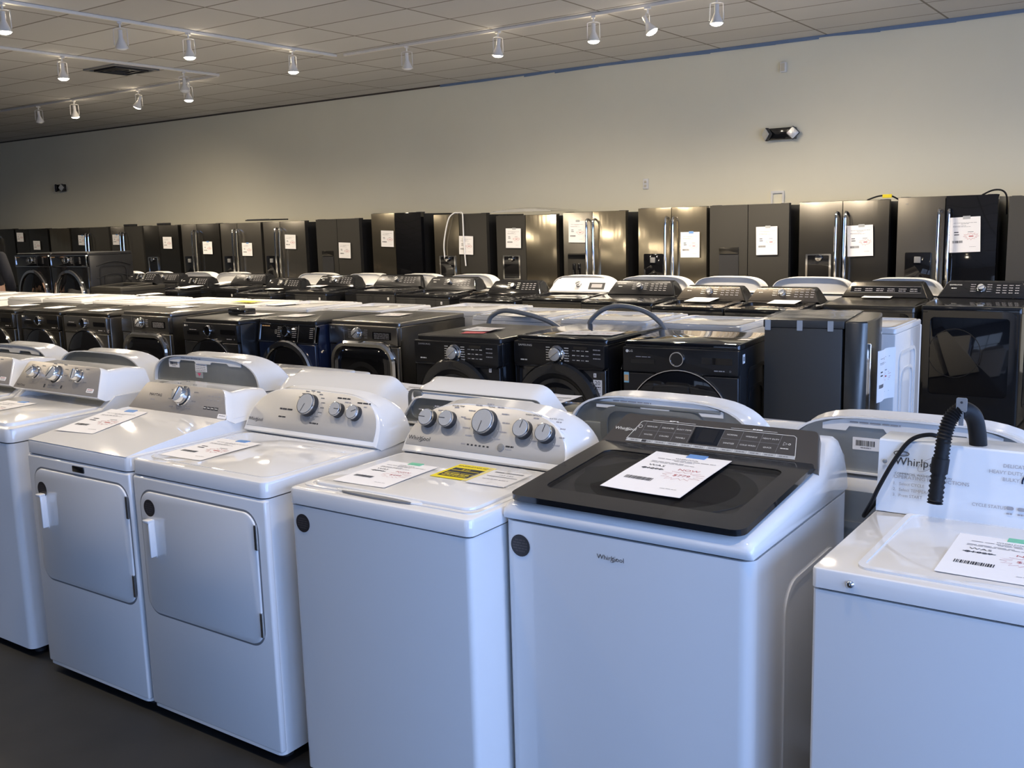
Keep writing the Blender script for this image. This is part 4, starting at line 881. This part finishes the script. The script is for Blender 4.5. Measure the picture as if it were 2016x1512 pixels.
# ------------------------------------------------------------------ fourth row: dark top loaders facing the camera
G4 = 'dark top-loading machines in the fourth row'
def dark_top(label, cx, y, w=.72, zt=.93, kind='sam', body=BLACK, top=BLACK, con=BLACK, panel=BLKSAT, name='SAMSUNG', d=.70, cat='washing machine', h=.145, kn='chrome', door=None, logo=None, stick=True, wconsole=None):
    dry = cat == 'dryer'
    t = thing('clothes_dryer' if dry else 'top_load_washer', label, cat, (cx, y, 0), 0, G4)
    base(t, w, d, zt-.05, zt-.004, body, top, .02, .003, .014, galv=False)
    if kind == 'lid' or (kind == 'sam' and not dry) or kind == 'wh':
        m = M().at(T(0, .24, zt-.004) @ Matrix.Rotation(R(3), 4, 'X')); m.frame(rr(w-.05, .46, .03), rr(w-.15, .34, .03), -.01, .016, top); L = m.build('lid', t)
        M().at(T(0, .24, zt-.004) @ Matrix.Rotation(R(3), 4, 'X')).plate(rr(w-.14, .35, .03), -.008, .012, BGLASS, .002).build('lid_glass', L)
    else:
        M().rings([[(x, yy, z) for yy, z in ((.02, zt-.006), (.12, zt+.004), (.44, zt+.02), (.69, zt+.02), (.69, zt-.006))] for x in (-w/2+.012, -w/2+.03, w/2-.03, w/2-.012)], top).build('sloping_deck', t)
    pts = trap(w/2-.01, w/2-.075, h, .035)
    wc = wconsole or con
    c, PX, yr = console(t, pts, h, 32, .475, zt+.022, d-.01, wc, panel, .86, (.975, .03, .985), .012, 1.01, hollow=None)
    if kn: knob(c, PX, -.02 if kind != 'lid' else -.02, .085, .027, 30, kn)
    def f(m):
        if name: m.text(name, -w*.30, .115, .016 if name == 'SAMSUNG' else .02, INKW, 1.3 if name == 'SAMSUNG' else 1.05)
        if name == 'Whirlpool': swoosh(m, -w*.30+.01, .114, .013, .006, INKW, .001, 38)
        m.bars(-w*.30-.03, -w*.30+.01, .085, .006, INKW, 2)
        if wconsole: m.rect(.10, .28, .03, .105, INK); m.line([(.10, .03), (.28, .03), (.28, .105), (.10, .105)], .003, INKG, .001, True); m.rect(.13, .25, .05, .09, INKG, .001); return
        for i in range(4):
            m.bars(-.10, -.06, .12-.02*i, .005, INKG if kind == 'sam' else INKW, 1); m.bars(.02, .06, .12-.02*i, .005, INKG if kind == 'sam' else INKW, 1)
            for j in range(4): m.bars(.09+.045*j, .12+.045*j, .115-.022*i, .006, INKG, 2)
    if kind != 'touch': prints(c, PX, f)
    else:
        m = M().at(PX @ T(0, 0, .0022)); m.rect(-.28, .28, .05, .10, BGLASS); m.line([(-.29, .046), (.29, .046), (.285, .104), (-.285, .104)], .003, SKIRT, .0008, True)
        for i in range(6): m.bars(-.25+.09*i, -.19+.09*i, .08, .006, INKG, 2, .001); m.bars(-.25+.09*i, -.19+.09*i, .062, .006, INKG, 2, .001)
        m.text('Whirlpool', -.33, .07, .014, INKG); m.build('touch_panel', c)
    if stick:
        m = M().at(front(w/2-.10, -.0015, zt-.085)); m.plate(rr(.024, .03, .002), 0, .001, PAPER); m.rect(-.004, .004, -.008, .008, INKG, .0015); m.build('small_sticker', t)
    if logo: m = M().at(front(.02, -.0012, zt-.09)); m.text(logo, 0, 0, .03, INKW, 1.05); m.build('front_logo', t)
    if door == 'glass':
        dr = M().at(front(0, 0, .545)); dr.frame(rr(.64, .70, .05, 6), rr(.56, .60, .03, 6), -.004, .012, BLACK); dr = dr.build('door', t)
        m = M().at(front(0, 0, .545)); m.plate(rr(.57, .61, .03, 6), -.003, .006, BGLASS, .002); m.build('door_glass', dr)
        m = M().at(front(-.1, 0, .57)); m.frame(circ(.19, 40), circ(.185, 40), .005, .0075, BLKSAT); m.build('drum_ring', dr)
    elif door == 'square':
        dr = M().at(front(0, 0, .53)); dr.frame(rr(.66, .68, .06, 6), rr(.60, .60, .05, 6), -.004, .004, BGLASS); dr.plate(rr(.60, .58, .05, 6, cy=-.02), -.003, .010, body, .006); dr.build('door', t)
    if not dry and kind != 'sam' and False: pass
    return t
dark_top('black dryer with large square glass door, rightmost of the fourth row', -1.49, 8.15, .71, .935, 'sam', BLACK, BLACK, BLACK, BLACK, cat='dryer', door='glass', stick=True)
dark_top('graphite dryer with touch console and square door, second from right in the fourth row', -2.235, 8.08, .72, .93, 'touch', DSTEEL, DSTEEL, DSTEEL, DSTEEL, None, cat='dryer', kn=None, door='square', stick=False)
dark_top('dark washer with bronze console, directly behind the small grey fridge', -2.935, 7.63, .64, .915, 'wh', BLKSAT, BLACK, DSTEEL, BRONZE, 'Whirlpool', stick=False, logo='Whirlpool', h=.13)
dark_top('dark washer with bronze console, second left of the touch-console dryer', -3.61, 7.68, .67, .915, 'wh', BLKSAT, BLACK, DSTEEL, BRONZE, 'Whirlpool', stick=False, logo='Whirlpool', h=.13)
dark_top('black dryer with chrome knob right of the white-console washer', -4.39, 7.86, .73, .93, 'sam', cat='dryer')
dark_top('graphite washer with white console and black lid', -5.17, 8.04, .74, .93, 'lid', DSTEEL, BLACK, WPLAS, WPLAS, None, wconsole=WPLAS, stick=False)
dark_top('black washer with plain dark knob left of the white-console washer', -5.94, 8.0, .70, .905, 'lid', BLACK, BLACK, BLACK, BLACK, None, kn='dark', stick=False)
dark_top('black washer with knob console, second left of the white-console washer', -6.83, 8.06, .74, .93, 'sam')
dark_top('black washer with a slanted sheet on its lid, below the refrigerator with cable', -7.86, 8.36, .78, .93, 'sam', d=.59)
dark_top('black dryer with bright dial markings on its console, below the slate refrigerator', -8.66, 8.13, .68, .93, 'sam', cat='dryer', panel=BLACK)
dark_top('low black washer with dark knob, left of the dryer with bright dial markings', -9.38, 7.95, .66, .90, 'lid', BLACK, BLACK, BLACK, BLACK, None, kn='dark', stick=False)
dark_top('taller black washer with knob console, between two low black washers', -10.36, 8.25, .72, .93, 'sam')
dark_top('low black washer with ring knob, right of the leftmost black dryer', -11.18, 8.0, .66, .90, 'lid', BLACK, BLACK, BLACK, BLACK, None, kn='ring', stick=False)
dark_top('black dryer with knob console, leftmost black machine of the fourth row', -12.1, 8.21, .72, .93, 'sam', cat='dryer')
dark_top('dull silver washer with black console beside the dark pedestal washers', -10.92, 7.03, .64, 1.02, 'lid', SLATE, SLATE, BLACK, BLACK, None, kn='ring', stick=False, d=.62, h=.12)
for lab, u, v, z, rz, sd in (('sheet on the touch-console dryer in the fourth row', 1732, 583.5, .957, 2, 1), ('sheet on the bronze-console washer directly behind the small grey fridge', 1547, 595, .94, 3, 2), ('sheet on the bronze-console washer farther from the touch-console dryer', 1383, 591, .94, 3, 3), ('sheet on the white-console washer lid', 1113, 572, .95, 3, 4),
        ('slanted sheet on the black washer below the refrigerator with cable', 745, 559.5, .952, -4, 5), ('sheet on the dryer with bright dial markings', 632, 563, .955, 2, 6), ('sheet on the low black washer left of the bright-marked dryer', 551, 568, .925, 3, 7), ('sheet on the taller black washer between two low black washers', 441, 558, .952, 3, 8), ('sheet on the low black washer with ring knob at left', 373, 566, .925, 3, 9), ('sheet on the leftmost black dryer of the fourth row', 281, 551.5, .952, 3, 10)):
    p = pz(u, v, z); sheet(lab, lay(p.x, p.y, z+.008, rz, 3), .23, .29, None, None, None, None, .0, seed=sd)

# ------------------------------------------------------------------ pair of dark washers standing higher
for lab, cx in (('dark washer on pedestal with chrome ring door and ribbed side, right of a pair', -11.73), ('dark washer on pedestal with chrome ring door, left of a pair beside the person', -12.56)):
    t = front_load(lab, cx, 7.08, .80, 1.0, .64, 'black', BLKSAT, BLACK, BLKSAT, CHROME, None, r=.335, zc=.46, z0=.43, group='dark washers raised on pedestals', kn='ring')
    m = M().box(-.395, .395, .01, .64, -.43, .03, BLACK, .008); p_ = m.build('pedestal', t); M().at(front(0, .008, -.2)).plate(rr(.7, .3, .02), 0, .006, BLKSAT, .004).build('drawer_front', p_)
    m = M()
    for i in range(4): m.tube([(.402, y, .83-.15*i+.05*math.sin(math.pi*(y-.12)/.48)) for y in [.12+.06*k for k in range(9)]], .006, BLKSAT, 6)
    m.build('side_ribs', t)

# ------------------------------------------------------------------ fifth row: white machines with their backs to the fourth row
G5 = 'white machines with their backs to the fourth row'
ORD5 = ['rightmost', 'second', 'third', 'fourth', 'fifth', 'sixth', 'seventh', 'eighth', 'ninth', 'tenth', 'eleventh', 'twelfth', 'thirteenth']
for i, (cx, w, k) in enumerate(((-2.2, .64, 'bare'), (-2.99, .74, 'screws'), (-3.79, .71, 'yellow'), (-4.58, .80, 'bare'), (-5.4, .74, 'bare'), (-6.87, .66, 'bare'), (-7.64, .70, 'bare'), (-8.48, .68, 'bare'), (-9.32, .72, 'bare'), (-10.95, .68, 'bare'), (-11.68, .70, 'bare'), (-12.63, .62, 'bare'), (-13.4, .74, 'bare'))):
    lab = {'screws': 'white machine back with a row of screws, behind the bronze-console washer nearest the grey fridge', 'yellow': 'white machine back with a yellow label and grey plate, behind a bronze-console washer'}.get(k) or 'white machine back showing above the dark fourth row, %s counting from the right' % ORD5[i]
    t = turned(lab, cx, 8.97, w, 'arch', h=.165, hollow=WPLAS, d=.64, zt=.93)
    t['group'] = G5
    c = [q for q in t.children if q.name.startswith('console')][0]
    m = M()
    if k == 'screws':
        for j in range(5): m.at(rear(-.26+.13*j, .626, 1.055-.012*abs(j-2))).lathe([(0, 0), (.008, 0), (.005, .003), (0, .0035)], SKIRT, 10)
        m.build('screws', c)
    elif k == 'yellow':
        m.at(rear(-.12, .626, 1.035)); m.rect(-.05, .05, -.008, .012, PAPERY); m.build('yellow_label', c)
        M().at(rear(.13, .626, 1.03)).frame(rr(.17, .06, .004), rr(.12, .03, .004), 0, .004, GALV).build('vent_plate', c)

# ------------------------------------------------------------------ refrigerators along the back wall
GFR = 'tall refrigerators standing along the back wall'
def fridge(label, ul, us, ur, vt, left=STEEL, right=None, handle=None, disp=None, y=10.15, single=False, name=None):
    right = right or left
    a, b = py(ul, vt, y), py(ur, vt, y); x0, x1 = a.x, b.x; w = x1-x0-.012; cx = (x0+x1)/2; H = (a.z+b.z)/2
    xs = py(us, vt, y).x-cx
    t = thing('refrigerator', label, 'refrigerator', (cx, y, 0), 0, GFR)
    M().box(-w/2+.012, w/2-.012, .075, .86, .03, H-.025, BLKSAT if left is not DGREY else DGREY, .004).build('case', t)
    m = M()
    for sx in (-1, 1): m.box(sx*(w/2-.06)-.04, sx*(w/2-.06)+.04, .03, .12, H-.025, H-.004, DKPLAS, .004)
    m.build('hinge_covers', t)
    dz = .03 if single else .72
    def door(xa, xb, mt, hs):
        n = 8; O = [(xa+.004, .07)]+[(xa+.004+(xb-xa-.008)*i/n, .012-.004*math.sin(math.pi*i/n)) for i in range(n+1)]+[(xb-.004, .07)]
        m = M().rings([[(x, q, dz+.004) for x, q in O], [(x, q, H-.014) for x, q in O], [(x, q*.9+.005, H-.008) for x, q in O]], mt); D = m.build('door', t)
        if hs:
            hx = xa+.045 if hs < 0 else xb-.045
            M().tube(smoothpath([(hx, .0, 1.66), (hx, -.035, 1.655), (hx, -.052, 1.60), (hx, -.06, 1.3), (hx, -.052, .98), (hx, -.035, .93), (hx, .0, .925)], 4), .014, CHROME, 10).build('handle', D)
        return D
    if single: dl = door(-w/2, w/2, left, 0); dr = dl
    else:
        dl = door(-w/2, xs, left, 1 if handle else 0); dr = door(xs, w/2, right, -1 if handle else 0)
        M().box(-w/2, w/2, .004, .07, .05, .712, left if left is not BGLASS else DSTEEL, .008).build('freezer_drawer', t)
    if disp:
        dw = (xs+w/2); px = -w/2+dw*.52+(-.02 if handle else 0); q = M().at(front(px, .004, 1.10))
        if disp == 'chrome':
            q.frame(rr(.26, .30, .01), rr(.22, .27, .01), -.002, .008, CHROME); q.plate(rr(.23, .28, .01), -.001, .0045, BGLASS); q = q.build('dispenser', dl)
            M().at(front(px+.01, -.006, 1.21)).lathe([(0, 0), (.035, 0), (.032, .03), (0, .032)], CHROME, 20).build('spout', q)
        elif disp == 'black':
            q.plate(rr(.24, .32, .012), -.002, .008, BGLASS, .003); q = q.build('dispenser', dl)
            M().at(front(px, -.004, 1.19)).box(-.03, .03, -.03, .03, 0, .02, SKIRT, .004).build('spout', q)
        elif disp == 'nook':
            q.plate(rr(.22, .07, .004, cy=.19), -.002, .006, DSTEEL, .002); q.plate(rr(.22, .29, .006), -.002, .004, DKPLAS); q = q.build('dispenser', dl)
            M().at(tilted(px+.02, -.001, .97, 10)).plate(rr(.10, .2, .006, cy=.12), 0, .008, SKIRT, .003).build('paddle', q)
        else:
            q.plate(rr(.25, .34, .012), -.002, .006, SLATE, .003); q.plate(rr(.24, .05, .01, cy=.13), 0, .010, BGLASS); q = q.build('dispenser', dl)
            for sx in (-1, 1): M().at(front(px+.035*sx, -.003, 1.06)).plate(rr(.04, .18, .004), 0, .01, BGLASS, .003).build('spout', q)
    if name: m = M().at(front(-w/2+.09, .003, H-.07)); m.text(name, 0, 0, .02, INKG); m.build('logo', dl)
    return t
fridge('black refrigerator cut off by the right picture edge', 1985, 2090, 2200, 381, DGREY)
fr17 = fridge('refrigerator with steel left door and black glass right door, handles between', 1766, 1862, 1968, 384, STEEL, BGLASS, True, 'black', name='LG')
FR = {}; FR['dark'] = fridge('dark steel refrigerator with curved handles and chrome dispenser, left of the black-glass-door one', 1572, 1659, 1753, 394, DSTEEL, DSTEEL, True, 'chrome')
fridge('slate refrigerator without handles, below the white wall box', 1395, 1472, 1555, 401, SLATE, SLATE, None, 'nook')
fridge('steel refrigerator with handles and blue-taped sheet, left of the slate one', 1254, 1321, 1392, 407, STEELG, STEELG, True, 'black')
fridge('steel refrigerator with handles and twin-paddle dispenser', 1106, 1165, 1232, 415, STEEL, STEELG, True, 'twin')
fridge('steel refrigerator with film draped over its top and no handles', 974, 1033, 1095, 422, SLATE, STEELG, None, 'chrome')
FR['cable'] = fridge('refrigerator with white cable hanging over its doors', 851, 902, 957, 420, STEELG, SLATE, None, 'chrome')
fridge('refrigerator with golden left door and black glass right door', 728, 775, 828, 418, STEELG, BGLASS, None, None)
fridge('plain slate refrigerator with nook dispenser, left of the golden-door one', 619, 661, 706, 430, SLATE, SLATE, None, 'nook')
fridge('grey steel refrigerator with handles and black dispenser, left of the plain slate one', 515, 549, 599, 435, STEEL, STEEL, True, 'black')
fridge('grey refrigerator with paired handles below a folded cardboard on its top', 431, 465, 512, 438, STEEL, STEEL, True, 'black')
fridge('dark grey refrigerator with paired handles and sheet taped high on its right door', 354, 385, 430, 440, STEEL, DSTEEL, True, 'black')
fridge('dark refrigerator without handles with one sheet on its right door, fifth from left', 280, 310, 349, 443, DSTEEL, DSTEEL, None, 'chrome')
fridge('steel refrigerator behind the raised dark washer with sheet on its left door', 215, 243, 278, 445, STEEL, SLATE, True, None)
fridge('steel refrigerator behind the raised dark washers with paired handles', 137, 174, 212, 447, DSTEEL, SLATE, True, None)
fridge('narrow shiny refrigerator reflecting orange light at far left', 95, 115, 135, 449, STEELG, single=True)
fridge('dark refrigerator with two sheets at far left', 28, 54, 92, 450, DSTEEL, DSTEEL, None, None)
fridge('refrigerator cut off by the left picture edge', -45, -8, 26, 451, DSTEEL, DSTEEL, True, None)
def fs(lab, u, v, hpx, tape=None, roll=0, sd=0, w=.225):
    p = py(u, v, 10.135); hh = hpx*10.2/1900*1.03
    sheet(lab, hang(p.x, 10.1475-.006, p.z, roll, 0), w, hh, None, None, None, tape, 0, seed=sd)
fs('price sheet on the black glass refrigerator door', 1899, 462, 59, WTAPE, 2, 1, .27)
fs('price sheet on the dark steel refrigerator with curved handles', 1693, 474, 55, WTAPE, 2, 2, .25)
fs('price sheet on the slate refrigerator without handles', 1509, 474, 53, WTAPE, 1, 3, .23)
fs('blue-taped price sheet on the handled steel refrigerator', 1358, 482, 50, BTAPE, 0, 4, .225)
fs('price sheet high on the refrigerator with twin-paddle dispenser', 1135, 456, 46, WTAPE, -1, 5, .225)
fs('price sheet on the refrigerator with film over its top', 1010, 469, 43, WTAPE, -1, 6, .225)
fs('price sheet hung over the white cable', 917, 483, 42, None, -2, 7)
fs('price sheet on the golden refrigerator door', 762, 470, 39, None, -2, 0)
fs('price sheet on the plain slate refrigerator', 678, 493, 39, None, -2, 1)
fs('price sheet on the grey refrigerator with handles and black dispenser', 571, 476, 37, None, -2, 2)
fs('price sheet on the refrigerator below the folded cardboard', 486, 491, 35, BTAPE, -1, 3)
fs('blue-taped sheet on the dark grey refrigerator with paired handles', 408, 488, 35, BTAPE, -1, 4)
fs('sheet on the fifth refrigerator from left', 329, 478, 34, None, -1, 5)
fs('sheet above the ribbed side of the raised washer', 229, 472, 31, BTAPE, -1, 6)
fs('blue-taped sheet on the refrigerator behind the raised washers', 161, 473, 31, BTAPE, -2, 7)
fs('right one of two sheets on the far left refrigerator', 72, 483, 29, None, -1, 0)
fs('left one of two sheets on the far left refrigerator', 39, 467, 30, None, -1, 1)
# things on top of the refrigerators
P = lambda u, v, y=10.13: py(u, v, y)
a, b, c_ = P(862, 500), P(893, 424), P(912, 470)
loop('white cable hung over the doors', [(P(876, 512).x, 10.13, 1.2), (P(874, 470).x, 10.13, 1.42), (P(882, 430).x, 10.13, 1.7), (P(890, 422).x, 10.16, 1.785), (P(897, 421).x, 10.18, 1.79), (P(907, 425).x, 10.16, 1.785), (P(912, 440).x, 10.125, 1.68), (P(914, 480).x, 10.122, 1.4), (P(918, 530).x, 10.125, 1.12)], .009, WPLAS, 'power_cable', FR['cable'])
p = P(1740, 391, 10.4); loop('black cable', [(p.x-.16, 10.4, 1.775), (p.x-.05, 10.4, 1.81), (p.x+.06, 10.4, 1.81), (p.x+.14, 10.42, 1.77)], .008, RUBBER, 'power_cable', FR['dark'])
o = M().box(p.x-.01, p.x+.08, 10.385, 10.392, 1.79, 1.825, PAPERY, .001, 1).build('cable_tag', FR['dark']); o.matrix_parent_inverse = Matrix.Translation(FR['dark'].location).inverted(); o['label'] = 'yellow cable tag'
p = P(1968, 384, 10.35); loop('black cable', [(p.x-.15, 10.35, 1.785), (p.x-.06, 10.35, 1.825), (p.x+.02, 10.35, 1.82), (p.x+.06, 10.36, 1.76), (p.x+.065, 10.37, 1.6)], .008, RUBBER, 'power_cable', fr17)
p0, p1 = P(985, 423, 10.4), P(1104, 418, 10.4); m = M(); rnd = random.Random(2); n = 14
m.rings([[(p0.x+(p1.x-p0.x)*i/n, yy, 1.775+hh*(math.sin(math.pi*min(1, i/n*1.05))**.5*.045+rnd.random()*.012)) for yy, hh in ((10.17, 0), (10.18, .7), (10.35, 1), (10.7, .8), (10.9, 0))] for i in range(n+1)], WRAP, (0, 0), False)
tag(m.build('plastic_film', smooth=60), 'crumpled clear film lying over a refrigerator top', 'film')
p0, p1 = P(488, 436, 10.3), P(538, 434, 10.3); m = M().box(p0.x, p1.x, 10.25, 10.6, 1.782, 1.80, DKPLAS, .003)
for i in range(7): m.box(p0.x+.04+(p1.x-p0.x-.08)*i/7, p0.x+.065+(p1.x-p0.x-.08)*i/7, 10.246, 10.3, 1.80, 1.806, SKIRT)
tag(m.build('folded_cardboard'), 'flat dark folded cardboard on top of the grey refrigerators', 'cardboard')
for u, lab in ((254, 'small dark box on the refrigerator top above the ribbed washer side'), (320, 'small dark box on the fifth refrigerator from left')):
    p = P(u, 440, 10.4); tag(M().box(p.x-.09, p.x+.09, 10.35, 10.5, 1.762, 1.80, DKPLAS, .006).build('small_box'), lab, 'box', 'small dark boxes on the refrigerators')

# ------------------------------------------------------------------ person at the left edge
SKIN = mat('skin', (.42, .26, .19), .5, noise=.05, nscale=30); CLOTH = mat('dark_navy_cloth', (.004, .005, .011), .85, noise=.2, nscale=60); TROU = mat('dark_trousers', (.02, .02, .024), .85, noise=.2, nscale=60); HAIR = mat('dark_hair', (.02, .014, .01), .5, noise=.2, nscale=90); SHOE = mat('black_shoes', (.015, .015, .015), .4, noise=.1)
def skinned(name, verts, edges, mt, parent, levels=2):
    me = bpy.data.meshes.new(name); me.from_pydata([v[:3] for v in verts], edges, []); o = bpy.data.objects.new(name, me); COL.objects.link(o); o.parent = parent
    md = o.modifiers.new('skin', 'SKIN'); md.use_smooth_shade = True
    for i, v in enumerate(verts):
        r = v[3]; me.skin_vertices[0].data[i].radius = r if isinstance(r, tuple) else (r, r)
    me.skin_vertices[0].data[0].use_root = True
    s_ = o.modifiers.new('sub', 'SUBSURF'); s_.levels = levels; s_.render_levels = levels; me.materials.append(mt); return o
pe = thing('person', 'person in a dark navy jacket cut off by the left picture edge', 'person', (-12.80, 6.66, 0), 190)
V = [(0, 0, .95, (.15, .11)), (0, 0, 1.15, (.14, .10)), (0, .0, 1.36, (.17, .11)), (0, 0, 1.47, (.09, .07)), (0, -.01, 1.53, .055), (0, -.02, 1.60, (.07, .085)), (0, -.02, 1.68, (.075, .09)), (0, -.01, 1.74, (.055, .065)), (0, -.115, 1.63, .014)]
Ed = [(0, 1), (1, 2), (2, 3), (3, 4), (4, 5), (5, 6), (6, 7), (5, 8)]
for sx in (-1, 1):
    k = len(V); V += [(sx*.19, 0, 1.40, .06), (sx*.30, .02, 1.14, .046), (sx*.25, -.10, .93, .034), (sx*.25, -.15, .87, (.03, .018))]; Ed += [(2, k), (k, k+1), (k+1, k+2), (k+2, k+3)]
    for j, (dx, dl) in enumerate(((-.028, .075), (-.01, .088), (.009, .082), (.026, .066))): q = len(V); V += [(sx*.25+dx, -.185, .84, .0085), (sx*.25+dx, -.19-dl*.5, .84-dl*.6, .0075)]; Ed += [(k+3, q), (q, q+1)]
    q = len(V); V += [(sx*.215, -.15, .85, .01), (sx*.20, -.185, .825, .008)]; Ed += [(k+3, q), (q, q+1)]
    k = len(V); V += [(sx*.095, 0, .88, .095), (sx*.10, -.01, .50, .062), (sx*.10, .015, .10, .042), (sx*.105, -.13, .045, (.042, .035))]; Ed += [(0, k), (k, k+1), (k+1, k+2), (k+2, k+3)]
bd = skinned('body', V, Ed, SKIN, pe)
jv = [(0, 0, .93, (.185, .135)), (0, 0, 1.15, (.175, .13)), (0, 0, 1.36, (.195, .135)), (0, 0, 1.46, (.11, .09))]; je = [(0, 1), (1, 2), (2, 3)]
for sx in (-1, 1): k = len(jv); jv += [(sx*.20, 0, 1.40, .085), (sx*.33, .02, 1.14, .07), (sx*.255, -.09, .95, .05)]; je += [(2, k), (k, k+1), (k+1, k+2)]
skinned('jacket', jv, je, CLOTH, pe)
tv = [(0, 0, .93, (.16, .125))]; te = []
for sx in (-1, 1): k = len(tv); tv += [(sx*.098, 0, .84, .11), (sx*.102, -.01, .50, .082), (sx*.103, .01, .09, .066)]; te += [(0, k), (k, k+1), (k+1, k+2)]
skinned('trousers', tv, te, TROU, pe)
m = M()
hd = []
for k in range(7):
    a = k/6*math.pi/2; hd.append((.088*math.cos(a)+.002, 1.665+.115*math.sin(a)))
m.at(T(0, .005, 0)).lathe([(0, 1.655)]+hd+[(0, 1.782)], HAIR, 20); m.build('hair', pe)
m = M()
for sx in (-1, 1): m.box(sx*.105-.052, sx*.105+.052, -.21, .07, .0, .085, SHOE, .03, 3)
m.build('shoes', pe)
